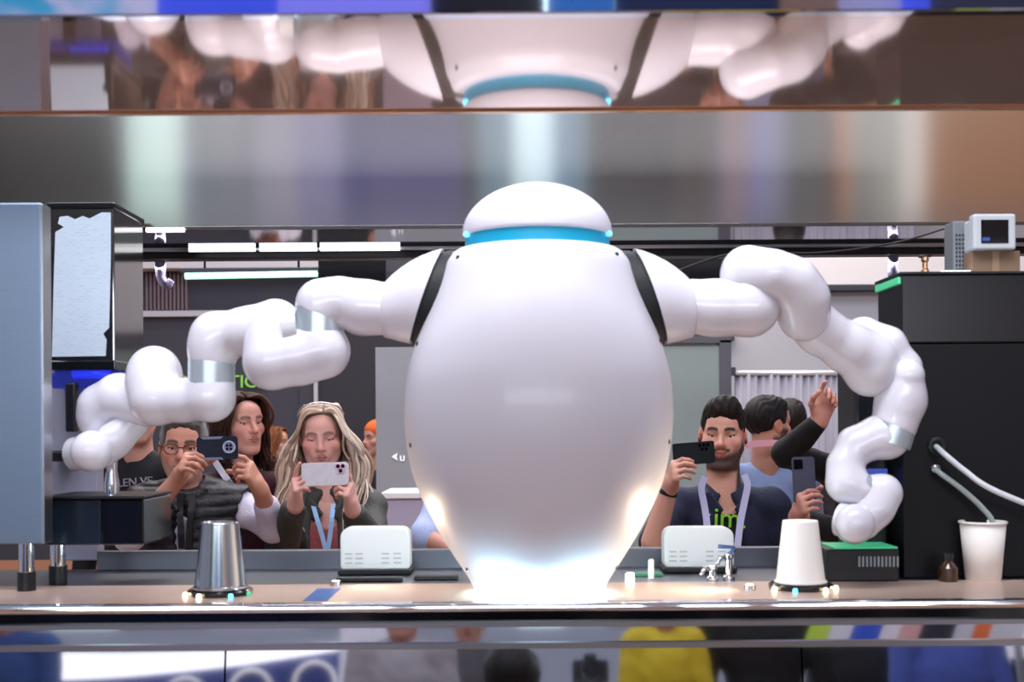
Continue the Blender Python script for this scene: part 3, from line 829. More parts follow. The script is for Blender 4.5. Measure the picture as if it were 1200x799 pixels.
# ---------------------------------------------------------------- right: black cabinet, hoses, small monitor
bc = thing('black_cabinet', 'large black cabinet with glossy upper front at the right end', 'cabinet', (1.2, 2.85, ZC))
x0 = W0(1058, 0, 2.72).x; zt_ = W0(0, 325, 2.72).z; zm = W0(0, 405, 2.72).z
box('lower_body', (x0, 2.72, ZC), (1.62, 2.90, zm - .002), mat('cabinet_black', C('#090b10'), .45, spec=.3), bc, .003)
box('upper_front', (x0, 2.716, zm), (1.62, 2.90, zt_), mat('cabinet_gloss', C('#13161b'), .25, spec=.4), bc, .003)
box('top_plate', (x0 - .006, 2.71, zt_), (1.62, 2.905, zt_ + .006), black_plastic, bc, .001)
box('green_strip', (x0 - .008, 2.724, zt_ - .02), (x0 - .0005, 2.896, zt_ - .004), led_green_dim, bc, .001)
hp = W(1098, 523, 2.72)
Rm = Matrix.Translation(hp) @ Matrix.Rotation(PI / 2, 4, 'X')
v, f = lathe([(.0, 0), (.022, 0), (.022, .006), (.012, .008), (.009, .003), (0, .003)], (0, 0, 0), 24)
obj('hose_port', [Rm @ Vector(p) for p in v], f, black_rubber, bc)
hose_m = mat('hose_clear', C('#d4dade'), .25, coat=.4)
h1 = tube('upper_hose', [W(1097, 523, 2.715), W(1108, 533, 2.67), W(1130, 551, 2.65), W(1162, 573, 2.63), W(1235, 603, 2.62)], .0065, hose_m, bc, 12, 6)
h2 = tube('lower_hose', [W(1095, 549, 2.715), W(1104, 556, 2.69), W(1127, 573, 2.68), W(1150, 594, 2.68), W(1164, 615, 2.68), W(1160, 655, 2.68)], .0062, mat('hose_grey', C('#a9b4b4'), .25, coat=.4), bc, 12, 6)
v, f = lathe([(0, 0), (.01, 0), (.01, .012), (0, .012)], (0, 0, 0), 16)
obj('hose_socket', [Matrix.Translation(W(1095, 549, 2.72)) @ Matrix.Rotation(PI / 2, 4, 'X') @ Vector(p) for p in v], f, steel_satin, bc)
amb = W(1111, 668, 2.66); amb.z = ZC
t = thing('amber_bottle', 'small dark amber bottle against the black cabinet', 'bottle', amb)
lobj('bottle_body', [(0, 0), (.02, 0), (.021, .004), (.021, .03), (.014, .04), (.010, .044), (.010, .05), (0, .05)], amb, mat('amber_glass', C('#3a2415'), .15, coat=.5), t, 20)
lobj('bottle_cap', [(0, .05), (.0115, .05), (.0115, .062), (0, .062)], amb, black_plastic, t, 20)
# dark glass machine behind the right arm
gm = thing('dark_glass_machine', 'tall dark glass-fronted machine behind the right robot arm', 'machine', (.83, 2.86, ZC))
a, b = W(1003, 682, 2.80), W(1041, 424, 2.80)
box('machine_body', (a.x, 2.80, ZC), (x0 - .012, 2.95, b.z), black_plastic, gm, .004)
box('glass_front', (a.x + .004, 2.792, ZC + .16), (x0 - .016, 2.799, b.z - .006), mat('dark_glass', C('#14181d'), .05, coat=.6), gm, .002)
pbox('blue_display', 1008, 549, 1040, 572, 2.79, .003, mat('display_blue', C('#16224f'), .2, emit=(.05, .1, .5), estr=.7), gm, 0)
box('blue_led', (a.x - .004, 2.83, W0(0, 524, 2.88).z), (a.x + .002, 2.94, W0(0, 519, 2.88).z), led_cyan, gm, .001)
pbox('status_led', 1018, 600, 1036, 606, 2.79, .003, mat('display_teal', C('#2a4a6a'), .2, emit=(.1, .25, .5), estr=.5), gm, 0)
# green lit box
gb = thing('lit_scale', 'low black box with green glowing top below the right robot hand', 'scale', W(1011, 680, 2.70)); gb.location.z = ZC
a, b = W(990, 680, 2.66), W(1054, 643, 2.66)
box('scale_body', (W0(968, 0, 2.66).x, 2.66, ZC), (b.x, 2.785, b.z), black_plastic, gb, .004)
box('glow_plate', (W0(978, 0, 2.66).x, 2.664, b.z), (b.x - .002, 2.78, b.z + .004), led_green_dim, gb, .001)
grl = mat('grille_light', C('#8f979c'), .4, .5)
for i in range(11):
    x = 1006 + i * 4.5
    p = pbox('grille_bar', x, 652, x + 2.2, 664, 2.658, .004, grl, gb, 0)
# small monitor on a box
bxm = thing('brown_box', 'plain brown box on top of the black cabinet', 'box', W(1170, 325, 2.74)); bxm.location.z = zt_ + .006
box('carton', (W0(1140, 0, 2.74).x, 2.74, zt_ + .006), (W0(1197, 0, 2.74).x, 2.86, W0(0, 297.5, 2.74).z), brown_card, bxm, .002)
box('tape', (W0(1164, 0, 2.74).x, 2.7392, zt_ + .008), (W0(1172, 0, 2.74).x, 2.8608, W0(0, 297.5, 2.74).z + .0006), mat('tape_tan', C('#94795f'), .35), bxm, 0)
mo = thing('small_monitor', 'small grey-framed black monitor standing on the brown box', 'monitor', W(1165, 297, 2.73))
grey_case = mat('case_grey', C('#b9c2c6'), .4)
zb_ = W0(0, 297, 2.73).z
a, b = W(1141, 296, 2.72), W(1191, 250, 2.72)
box('bezel', (a.x, 2.72, zb_), (b.x, 2.75, b.z), grey_case, mo, .006, seg=3)
box('case_back', (a.x + .006, 2.75, zb_), (b.x - .006, 2.84, b.z - .006), grey_case, mo, .006)
pbox('screen', 1150, 257, 1182, 285, 2.7185, .004, black_gloss, mo, .001)
pbox('blue_icon', 1151.5, 278, 1160, 282, 2.7175, .001, mat('icon_blue', C('#1d3a7a'), .3, emit=(.05, .15, .5), estr=.4), mo, 0)
pd = thing('perforated_unit', 'grey perforated unit at the left side of the small monitor', 'speaker', W(1128, 310, 2.80)); pd.location.z = zt_ + .006
a, b = W(1119, 310, 2.78), W(1139, 258, 2.78)
box('unit_body', (a.x, 2.79, zt_ + .006), (b.x - .004, 2.85, b.z), mat('unit_grey', C('#73797f'), .5), pd, .003)
for i in range(4):
    for k in range(9):
        z = zt_ + .018 + k * .010
        if z < b.z - .006: box('hole', (a.x + .006 + i * .0075, 2.789, z), (a.x + .0095 + i * .0075, 2.7905, z + .005), black_rubber, pd, 0)
wb = pbox('white_lamp_bar', 1104, 316, 1138, 322, 2.73, .03, led_white, None, .002)
wb.location.z += zt_ + .006 - W0(0, 322, 2.73).z
wb['label'] = 'short bright white lamp bar lying on top of the black cabinet'; wb['category'] = 'lamp'
va = thing('brass_valve', 'small brass valve at the top left corner of the black cabinet', 'valve', W(1084, 325, 2.78)); va.location.z = zt_ + .006
p = Vector(va.location)
lobj('valve_body', [(0, 0), (.009, 0), (.009, .012), (.006, .016), (.006, .03), (.009, .034), (.009, .042), (0, .044)], p, brass_trim, va, 14)
tube('valve_handle', [p + Vector((-.014, 0, .044)), p + Vector((.014, 0, .046))], .004, black_plastic, va, 8, 2)
# ---------------------------------------------------------------- people
skin_m = mat('skin', rough=.5, attr='Col', sss=.12, var=.06, vscale=90)
hair_m = mat('hair', rough=.5, spec=.2, attr='Col', bump=.35, bscale=260, stretch=(1, 1, .15))
A3 = lambda *v: np.array(v, float)
def rotm(yaw=0, pitch=0, roll=0):
    return np.array(Matrix.Rotation(math.radians(yaw), 3, 'Z') @ Matrix.Rotation(math.radians(pitch), 3, 'X') @ Matrix.Rotation(math.radians(roll), 3, 'Y'))
def sm(a, b, x): t = np.clip((x - a) / (b - a), 0, 1); return t * t * (3 - 2 * t)
def head_mesh(skin, res=.003, fem=False, lid=.0145, smile=0., brow=None, beard=None, beard_amt=0., lips=None, neck_dir=(0, .045, -.24), iris=(.05, .03, .02), heavy=0.):
    f = Field()
    f.ell((0, .02, .035), (.075, .095, .085))
    f.ell((0, -.025, -.03), (.060, .068, .085), k=.03)
    f.ell((0, -.062, .052), (.046, .026, .03), k=.03)
    jr = .018 if fem else .021
    for s in (-1, 1):
        f.cone((s * .053, .002, -.04), (s * .022, -.062, -.098), jr, .017, k=.025)
        f.ell((s * .042, -.05, -.018), (.025, .027, .022), k=.02)
        f.cone((s * .012, -.082, .026), (s * .045, -.068, .028), .010 if not fem else .008, .008, k=.015)
    f.ell((0, -.072, -.099), (.022 if fem else .025, .018, .018), k=.02)
    f.ell((0, -.08, -.05), (.030, .016, .024), k=.02)
    for s in (-1, 1):
        f.ell((s * .031, -.097, .005), (.019, .021, .014), k=.012, sub=True)
    f.cone((0, -.083, .02), (0, -.105, -.019), .0075, .0105, k=.009)
    f.ell((0, -.107, -.023), (.0115, .0115, .010), k=.008)
    for s in (-1, 1):
        f.ell((s * .0125, -.095, -.026), (.0078, .010, .0078), k=.006)
        f.ell((s * .031, -.0675, lid), (.0165, .0135, .0092), k=.003, c=3)
        f.ell((s * .031, -.0675, -.0055), (.0155, .0125, .0065), k=.004, c=5)
        zc = -.053 + smile * .006; xc = (.025 if fem else .022) + smile * .004
        f.cone((s * xc, -.083, zc), (0, -.0985, -.0505), .0025, .0042 if fem else .005, k=.003, c=1)
        f.cone((s * (xc - .003), -.084, zc - .003), (0, -.097, -.0605), .0028, .0062, k=.003, c=1)
        R = rotm(yaw=s * 22, pitch=-8)
        f.ell((s * .077, .012, .0), (.0085, .019, .031), R, k=.005, c=4)
        f.ell((s * .087, .008, .002), (.006, .009, .016), R, k=.004, sub=True)
    if heavy: f.ell((0, -.03, -.105), (.045, .05, .03), k=.03)
    nr = .047 if fem else .057
    f.cone((0, .02, -.07), neck_dir, nr, nr + .008, k=.03)
    V, Fc, ci = f.mesh(res, 1)
    x, y, z = V[:, 0], V[:, 1], V[:, 2]; ax = np.abs(x)
    col = np.tile(np.array(skin), (len(V), 1))
    blush = np.exp(-(((ax - .045) / .02) ** 2 + ((z + .02) / .02) ** 2)) * (y < -.03) + np.exp(-((x / .015) ** 2 + ((z + .022) / .014) ** 2)) * (y < -.09) + .7 * (ci == 4)
    col = col * (1 - blush[:, None] * np.array([.0, .16, .15]))
    lc = np.array(lips if lips is not None else (skin[0] * .72, skin[1] * .42, skin[2] * .42))
    m = (ci == 1) & (y < -.08); col[m] = lc
    m = (np.abs(z - (-.0555 + smile * .006 * (ax / .022) ** 2)) < .0016) & (ax < .024) & (y < -.082); col[m] = lc * .25
    if beard is not None:
        b = sm(-.045, -.07, z + .35 * np.maximum(0, .06 - ax) - .012) * (y < .03) * sm(-.128, -.112, z)
        b = np.maximum(b, sm(.048, .058, ax) * sm(.0, -.02, z) * (y > -.045) * (y < .0))
        mo = sm(.036, .028, ax) * sm(-.051, -.047, z) * sm(-.034, -.040, z) * (y < -.075); b = np.maximum(b, mo)
        b = np.maximum(b, sm(.020, .014, ax) * sm(-.064, -.070, z) * (y < -.05) * (z > -.112) * .9)
        b = b * (ci != 1) * beard_amt
        col = col * (1 - b[:, None]) + np.array(beard) * b[:, None]
    br = np.array(brow if brow is not None else (.05, .03, .02))
    zb = .0265 + .005 * (1 - ((ax - .03) / .02) ** 2)
    b = sm(.0072, .0040, np.abs(z - zb)) * sm(.009, .013, ax) * sm(.050, .044, ax) * (y < -.05) * (.8 if fem else .97)
    col = col * (1 - b[:, None]) + br * b[:, None]
    # lash line at the edge of the upper lid
    le = lid - .0092
    b = (ci == 3) * sm(.0044, .0020, np.abs(z - (le + .0012 + ((ax - .031) / .017) ** 2 * .003))) * (y < -.07)
    col = col * (1 - b[:, None]) + np.array([.02, .013, .01]) * b[:, None]
    b = np.exp(-(((ax - .031) / .02) ** 2 + ((z - .006) / .011) ** 2)) * .28 * (y < -.055) * (ci != 3)
    col = col * (1 - b[:, None] * np.array([.6, .8, .7]))
    quads = [tuple(q) for q in Fc]
    V = V.tolist(); cols = col.tolist()
    for s in (-1, 1):     # eyeballs
        base = len(V); U, Vn = 14, 10
        for i in range(Vn + 1):
            th = PI * i / Vn
            for j in range(U):
                ph = 2 * PI * j / U
                d = (math.sin(th) * math.cos(ph), -math.cos(th), math.sin(th) * math.sin(ph))
                V.append([s * .031 + d[0] * .0128, -.0655 + d[1] * .0128, .006 + d[2] * .0128])
                a = math.degrees(th)
                cols.append(list(iris) if a < 28 else [.62, .58, .56])
        for i in range(Vn):
            for j in range(U):
                j2 = (j + 1) % U
                quads.append((base + i * U + j, base + (i + 1) * U + j, base + (i + 1) * U + j2, base + i * U + j2))
    return np.array(V), quads, np.array(cols)
def unit(v): v = np.array(v, float); return v / np.linalg.norm(v)
def hand_mesh(wrist, d, n, t, curls, skin, thumb=None, elbow=None, res=.0026, scale=1., f_r=(.027, .042), splay=.06):
    """d wrist to knuckles, n way the palm faces, t thumb side; curls = four (base, middle, tip) bends in degrees"""
    d = unit(d); n = unit(n - d * np.dot(n, d) if True else n); tt = np.cross(d, n); t = tt if np.dot(tt, np.array(t, float)) > 0 else -tt
    w = np.array(wrist, float); S = scale
    f = Field()
    offs = (.029, .010, -.010, -.028); lens = (.070, .078, .072, .057); bs = (.090, .093, .089, .081); rr = (.0088, .0092, .0088, .0078)
    for i in range(4):
        b = w + (d * bs[i] + t * offs[i] - n * .002) * S
        f.cone(w + t * offs[i] * .55 * S, b, .0155 * S, .0118 * S, k=.014)
        c = curls[i] if isinstance(curls[0], (tuple, list)) else curls
        p = b; ang = 0
        sd = t * (splay * (1.5 - i))
        for k, (L_, a) in enumerate(zip((.46, .30, .24), c)):
            ang += math.radians(a)
            dr = unit(d * math.cos(ang) + n * math.sin(ang) + sd * math.cos(ang))
            q = p + dr * lens[i] * L_ * S
            r0 = rr[i] * (1 - .1 * k) * S
            f.cone(p, q, r0, r0 * .92, k=.003, c=1 if k == 2 else 0); p = q
    f.ell(w + (d * .035 + t * .026 + n * .010) * S, A3(.024, .018, .018) * S, np.stack([d, t, n], 1), k=.015)
    th = thumb or ((.55, .75, .3), (.8, .45, .4), (.9, .2, .4))
    p = w + (d * .028 + t * .028 + n * .008) * S
    for L_, r0, r1, v in zip((.042, .034, .027), (.0135, .0112, .0098), (.0115, .0100, .0082), th):
        v = unit(d * v[0] + t * v[1] + n * v[2]); q = p + v * L_ * S
        f.cone(p, q, r0 * S, r1 * S, k=.006); p = q
    f.cone(w - d * .004, w + d * .03 * S, .024 * S, .026 * S, k=.012)
    if elbow is not None:
        e = np.array(elbow, float)
        f.cone(w, e, f_r[0] * S, f_r[1] * S, k=.012)
    V, Fc, ci = f.mesh(res, 1)
    col = np.tile(np.array(skin), (len(V), 1))
    col[ci == 1] *= np.array([1.0, .88, .87])
    return V, [tuple(q) for q in Fc], col
def joined(name, parts, m, parent):
    V = []; Fq = []; Cc = []; b = 0
    for v, f, c in parts:
        v = np.asarray(v); V.append(v); Cc.append(np.asarray(c)); Fq += [tuple(int(i) + b for i in q) for q in f]; b += len(v)
    return obj(name, np.concatenate(V), Fq, m, parent, True, None, np.concatenate(Cc))
def hair_short(res=.004, top=.03, quiff=0., col=(.012, .008, .007), side=.083, gray=0., back=True, line=.0):
    f = Field()
    f.ell((0, .022, .040), (side, .102, .090))
    f.ell((0, -.005 - quiff * .3, .085), (.066, .080, .03 + top), k=.02)
    if quiff: f.ell((.012, -.06, .105), (.05, .035, .022 + quiff), k=.02)
    f.ell((0, -.112, -.035 + line), (.066, .070, .118), k=.008, sub=True)
    f.cone((-.12, -.032, -.035), (.12, -.032, -.035), .042, .042, k=.008, sub=True)
    f.ell((0, -.03, -.13), (.12, .115, .105), k=.008, sub=True)
    f.ebox((0, 0, -.17), (.2, .2, .10), .01, k=.01, sub=True)
    f.cone((-.1, .014, .0), (-.075, .014, .0), .02, .02, k=.006, sub=True)
    f.cone((.1, .014, .0), (.075, .014, .0), .02, .02, k=.006, sub=True)
    f.disp = lambda P: .0028 * np.sin(P[..., 0] * 230 + 3 * np.sin(P[..., 1] * 60)) * np.sin(P[..., 1] * 70 + P[..., 2] * 90)
    V, Fc, ci = f.mesh(res, 1)
    c = np.tile(np.array(col), (len(V), 1)); rnd = np.random.RandomState(3)
    c *= (.75 + .5 * rnd.rand(len(V)))[:, None]
    if gray:
        g = sm(.055, .075, np.abs(V[:, 0])) * gray
        c = c * (1 - g[:, None]) + np.array([.32, .31, .31]) * g[:, None]
    return V, [tuple(q) for q in Fc], c
def hair_long(cols, seed=1, length=.30, n=230, wave=.012, part=.012, width=1., cap=.004, fringe=.055, fwd=.5, drop=.0):
    rnd = np.random.RandomState(seed)
    f = Field()
    f.ell((0, .026, .038), (.083, .100, .093))
    f.ell((0, -.114, -.035), (.064, .074, .122), k=.008, sub=True)
    f.ebox((0, -.1, -.10), (.2, .085, .14), .01, k=.01, sub=True)
    f.cone((0, .055, .0), (0, .07, -length * .75), .075, .06, k=.02)
    V, Fc, ci = f.mesh(.005, 1)
    c = np.tile(np.array(cols[0]) * .7, (len(V), 1))
    parts = [(V, [tuple(q) for q in Fc], c)]
    for i in range(n):
        s = -1 if rnd.rand() < .5 else 1
        u = rnd.rand()                      # 0 front .. 1 back
        y0 = -.062 + u * .16
        z0 = .128 - .35 * max(0, (y0 - .02)) ** 1.0 - .45 * max(0, -.02 - y0)
        p0 = A3(part + s * .004, y0, z0 - .004)
        a = u * .5 * PI
        yy = -.05 * math.cos(a) + .115 * math.sin(a) if u > .0 else -.05
        out = width * (1 + .1 * rnd.randn())
        frontness = 1 - u
        p1 = A3(s * (fringe * .9 + .012 * u), y0 - .012 * frontness, .098 + .012 * rnd.rand())
        p2 = A3(s * .083 * (1 - .35 * max(0, u - .6)), yy * .9 + .02 * rnd.randn() - .012 * frontness, .035)
        p3 = A3(s * (.090 - .05 * max(0, u - .5)) * out, yy * .75 + .012 * rnd.randn(), -.045)
        ph = rnd.rand() * 6.28
        p4 = A3(s * (.098 - .06 * max(0, u - .5)) * out + wave * math.sin(ph), yy * fwd - .02 * frontness + wave * math.cos(ph), -.12)
        L = length * (.75 + .35 * rnd.rand())
        p5 = A3(s * (.102 - .06 * max(0, u - .5)) * out + wave * math.sin(ph + 2.2), yy * fwd - (.045 + drop) * frontness + wave * math.cos(ph + 2), -.12 - (L - .12) * .5)
        p6 = A3(s * (.096 - .05 * max(0, u - .5)) * out + wave * 1.3 * math.sin(ph + 4.2), yy * fwd - (.06 + drop * 1.3) * frontness, -L)
        path = crom([Vector(q) for q in (p0, p1, p2, p3, p4, p5, p6)], 4)
        r = .0062 * (.7 + .6 * rnd.rand()); k = len(path)
        rs = [r * (.5 + .5 * min(1, j / 5)) * (1 - .75 * max(0, (j / (k - 1) - .6) / .4)) for j in range(k)]
        tv, tf = tube_data(path, rs, 5)
        cc = np.array(cols[rnd.randint(len(cols))]) * (.8 + .4 * rnd.rand())
        parts.append((np.array([list(q) for q in tv]), tf, np.tile(cc, (len(tv), 1))))
    V = np.concatenate([p[0] for p in parts]); Fq = []; b = 0
    for p in parts: Fq += [tuple(int(i) + b for i in q) for q in p[1]]; b += len(p[0])
    return V, Fq, np.concatenate([p[2] for p in parts])
def wrinkle(a=.003, s=1.):
    return lambda P: a * np.sin(34 * s * P[..., 0] + 3 * np.sin(19 * s * P[..., 2]) + 5) * np.sin(29 * s * P[..., 2] + 2.5 * np.sin(23 * P[..., 0]) + 9 * P[..., 1])
def cloth(name, col, rough=.8, **k):
    return mat(name, col, rough, bump=.25, bscale=120, sheen=.03, var=.1, vscale=25, **k)
class Fig: pass
def person(label, headp, yaw=0, pitch=0, roll=0, skin=C('#c98f78'), hs=1., sh=None, arms=(None, None), top=None, pants=None, hair=None, head_kw={}, res=.0032,
           neck_hole=.058, vneck=None, front_open=None, body_r=1., feet_y=None, name='person', top_disp=None, top_res=.0075, group=None, top_name='shirt', extra_top=0.):
    """arms: (elbow, wrist, hand spec or None, sleeve reach 0..2 past the shoulder). returns handles used to add clothing"""
    hp = np.array(headp, float)
    Ls, Rs = np.array(sh[0], float), np.array(sh[1], float)
    mid = (Ls + Rs) / 2
    base = Vector((mid[0], mid[1], 0))
    root = thing(name, label, 'person', base, group)
    Rh = rotm(yaw, pitch, roll)
    sx = unit((Rs - Ls) * A3(1, 1, 0)); sy = A3(-sx[1], sx[0], 0); B = np.stack([sx, sy, A3(0, 0, 1)], 1)
    hw = np.linalg.norm(Rs - Ls) / 2
    nb = mid + A3(0, 0, -.02)
    nd = Rh.T @ ((nb - hp) / hs)
    parts = []
    hv, hf, hc = head_mesh(skin, res=res, neck_dir=tuple(nd), **head_kw)
    parts.append((hv * hs @ Rh.T + hp, hf, hc))
    loc = lambda x, y, z: mid + sx * x + sy * y + A3(0, 0, z)
    def torso(F_, g):
        F_.cone(Ls, Rs, .056 + g, .056 + g, k=.03)
        F_.ell(loc(0, 0, -.14), (max(.12, hw * .95 + g) * body_r, .112 * body_r + g, .20 + g), B, k=.04)
        F_.ell(loc(0, .0, -.40), (max(.11, hw * .85 + g) * body_r, .108 * body_r + g, .24 + g), B, k=.05)
        F_.cone(loc(0, .025, .05), loc(-hw * .75, .005, .005), .045 + g, .05 + g, k=.03)
        F_.cone(loc(0, .025, .05), loc(hw * .75, .005, .005), .045 + g, .05 + g, k=.03)
    bf = Field(); torso(bf, -.020)
    hipz = mid[2] - .56
    for s in (-1, 1):
        ank = np.array([mid[0] + s * .11, mid[1], .06]); hip = loc(s * .09, 0, hipz - mid[2]); kn = (hip + ank) / 2 + A3(0, -.03, .02)
        bf.chain([hip, kn, ank], [.078, .052, .036], k=.03)
        bf.cone(ank, ank + A3(0, -.12, -.025), .035, .03, k=.02)
    tf = Field(); torso(tf, extra_top)
    for s, ar in zip((-1, 1), arms):
        S0 = Ls if s < 0 else Rs
        if ar is None:
            el = S0 + sx * s * .05 + A3(0, .02, -.29); wr = el + A3(-s * .01, -.06, -.25); ar = (el, wr, None, 1.9)
        el, wr = np.array(ar[0], float), np.array(ar[1], float)
        bf.chain([S0, el], [.046, .036], k=.02)
        bf.chain([el, wr], [.036, .026], k=.012)
        rch = ar[3]
        if rch <= 1:
            tf.cone(S0, S0 + (el - S0) * rch, .058 + extra_top, .052 + extra_top, k=.025)
        else:
            tf.cone(S0, el, .058 + extra_top, .050 + extra_top, k=.025)
            q = el + (wr - el) * (rch - 1)
            tf.cone(el, q, .050 + extra_top, .050 + extra_top + (.036 - .050) * (rch - 1), k=.02)
        if ar[2] is not None:
            hd = dict(ar[2]); parts.append(hand_mesh(wr, elbow=wr + (el - wr) * .92, skin=skin, **hd))
        else:
            dr = unit(wr - el); parts.append(hand_mesh(wr, dr, A3(-s, 0, 0), A3(0, -1, 0), (18, 25, 18), skin, elbow=wr + (el - wr) * .3, res=.005))
    V, Fc, ci = bf.mesh(.012, 1)
    parts.append((V, [tuple(q) for q in Fc], np.tile(np.array(skin), (len(V), 1))))
    fig = Fig(); fig.root = root; fig.mid = mid; fig.loc = loc; fig.B = B; fig.torso = torso; fig.tf = tf; fig.hp = hp; fig.Rh = Rh; fig.hs = hs; fig.hw = hw
    fig.body = joined('body', parts, skin_m, root)
    # neckline
    tf.cone(hp + Rh @ A3(0, .03, -.12) * hs, loc(0, -.005, -.01), neck_hole * .85, neck_hole, k=.01, sub=True)
    if vneck:
        w, dep = vneck
        tf.cone(loc(0, -.13, -.0), loc(0, -.15, -dep), w, .004, k=.008, sub=True)
    if front_open:
        fx_, r0_, r1_ = front_open
        tf.cone(loc(fx_, -.10, .06), loc(fx_, -.125, -.36), r0_, r1_, k=.006, sub=True)
    tf.disp = top_disp or wrinkle()
    if top is not None: fig.top = fobj(top_name, tf, top_res, top, root, 1)
    pf = Field()
    for s in (-1, 1):
        ank = np.array([mid[0] + s * .11, mid[1], .09]); hip = loc(s * .085, 0, hipz - mid[2]); kn = (hip + ank) / 2 + A3(0, -.03, .02)
        pf.chain([hip, kn, ank], [.095, .068, .056], k=.03)
    pf.ell(loc(0, 0, hipz - mid[2] + .03), (hw * .85, .118 * body_r, .12), B, k=.03)
    pf.disp = wrinkle(.004)
    fobj('trousers', pf, .014, pants, root, 1)
    sf = Field()
    for s in (-1, 1):
        a0 = A3(mid[0] + s * .11, mid[1] + .03, .045); sf.cone(a0, a0 + A3(0, -.17, -.005), .045, .038, k=.02)
    sf.ebox((mid[0], mid[1], -.1), (.5, .5, .1), .001, k=.002, sub=True)
    fobj('shoes', sf, .012, MATS['black_rubber'], root, 1)
    if hair is not None:
        v, f, c = hair
        obj('hair', (np.asarray(v) * hs) @ Rh.T + hp, f, hair_m, root, True, None, c)
    fig.H = lambda x, y, z: Vector(hp + Rh @ (A3(x, y, z) * hs))
    return fig
def cast(field, px, py, d0, d1=None, off=.003):
    """first point of a clothed body on the sight line through a pixel"""
    d = d0
    P = np.array([list(W(px, py, d0 + .004 * i)) for i in range(200)])
    D = field.at(P)
    k = np.argmax(D < off) if (D < off).any() else 60
    return Vector(P[k])
def chest_path(fields, pts, d0=3.7, off=.006):
    ds = [min((cast(fl, x, y, d0) for fl in fields), key=lambda v: v.y).y for x, y in pts]
    ds = [min(ds[max(0, i - 1):i + 2]) if 0 < i < len(ds) - 1 else ds[i] for i in range(len(ds))]
    ds[0] = min(ds[0], ds[1] + .05); ds[-1] = min(ds[-1], ds[-2] + .03)
    return [W(x, y, d - off) for (x, y), d in zip(pts, ds)]
def ribbon(name, pts, w, m, parent, th=.0015, n=4, field=None, cap=None):
    ps = crom(pts, n)
    V, Fc = [], []
    for i, p in enumerate(ps):
        t = (ps[min(i + 1, len(ps) - 1)] - ps[max(i - 1, 0)]).normalized()
        sx_ = t.cross(Vector((0, -1, 0)));  sx_ = sx_.normalized() * w / 2 if sx_.length > 1e-4 else Vector((w / 2, 0, 0))
        for q in (p - sx_ + Vector((0, -th, 0)), p + sx_ + Vector((0, -th, 0)), p + sx_ + Vector((0, th, 0)), p - sx_ + Vector((0, th, 0))): V.append(q)
    for i in range(len(ps) - 1):
        for k in range(4): Fc.append((i * 4 + k, i * 4 + (k + 1) % 4, i * 4 + 4 + (k + 1) % 4, i * 4 + 4 + k))
    Fc += [(3, 2, 1, 0), tuple(len(V) - 4 + k for k in range(4))]
    return obj(name, V, Fc, m, parent, False)
def mbox(name, lo, hi, m, parent, M, bev=.001, seg=2, label=None):
    bm = bmesh.new(); bm_box(bm, lo, hi, bev, seg); bm.transform(M)
    return from_bm(name, bm, m, parent, False, label)
def mdisc(name, c, r, h, m, parent, M, seg=24):
    v, f = lathe([(0, 0), (r, 0), (r, h), (0, h)], (0, 0, 0), seg)
    R = M @ Matrix.Translation(c) @ Matrix.Rotation(PI / 2, 4, 'X')
    return obj(name, [R @ Vector(p) for p in v], f, m, parent, False)
def phone(label, c, w, h, yaw, roll, m, bm_=.010, tilt=0, name='smartphone'):
    """back of the phone faces the camera (-Y local)"""
    M = Matrix.Translation(c) @ Matrix.Rotation(math.radians(yaw), 4, 'Z') @ Matrix.Rotation(math.radians(tilt), 4, 'X') @ Matrix.Rotation(math.radians(roll), 4, 'Y')
    t = thing(name, label, 'phone', c)
    # rounded slab
    pts = []; r = bm_
    for cx_, cz_, a0 in ((w / 2 - r, -h / 2 + r, -PI / 2), (w / 2 - r, h / 2 - r, 0), (-w / 2 + r, h / 2 - r, PI / 2), (-w / 2 + r, -h / 2 + r, PI)):
        for i in range(5): pts.append(M @ Vector((cx_ + r * math.cos(a0 + PI / 2 * i / 4), -.005, cz_ + r * math.sin(a0 + PI / 2 * i / 4))))
    prism('case', pts, M.to_3x3() @ Vector((0, .010, 0)), m, t, bev=.0015)
    mbox('screen', (-w / 2 + .004, .0049, -h / 2 + .004), (w / 2 - .004, .0056, h / 2 - .004), black_gloss, t, M, 0)
    return t, M

navy = cloth('navy_cloth', C('#161d38')); blackc = cloth('black_cloth', C('#0d0d10')); denim = cloth('denim_cloth', C('#2c3650')); greyp = cloth('grey_trousers', C('#3a3a40'))
lens_m = mat('lens_glass', C('#050508'), .08, coat=.6)
def collar(fig, m, r=.062, h=.024, gap=.022, z=.03, name='collar', drop=.05):
    cl = Field(); L_ = fig.loc
    for s in (-1, 1):
        pts = [L_(s * gap, -.088, z - drop), L_(s * (gap + r) * .72, -.066, z), L_(s * r, .0, z + .018), L_(s * r * .7, .055, z + .026), L_(0, .072, z + .028)]
        for i in range(4):
            dv = pts[i + 1] - pts[i]
            cl.ebox((pts[i] + pts[i + 1]) / 2, (np.linalg.norm(dv) / 2 + .006, .0065, h), .005, rotm(yaw=math.degrees(math.atan2(dv[1], dv[0])), roll=0) @ np.array(Matrix.Rotation(-math.atan2(dv[2], np.linalg.norm(dv[:2])), 3, 'Y')), k=.015)
    return fobj(name, cl, .005, m, fig.root, 1), cl
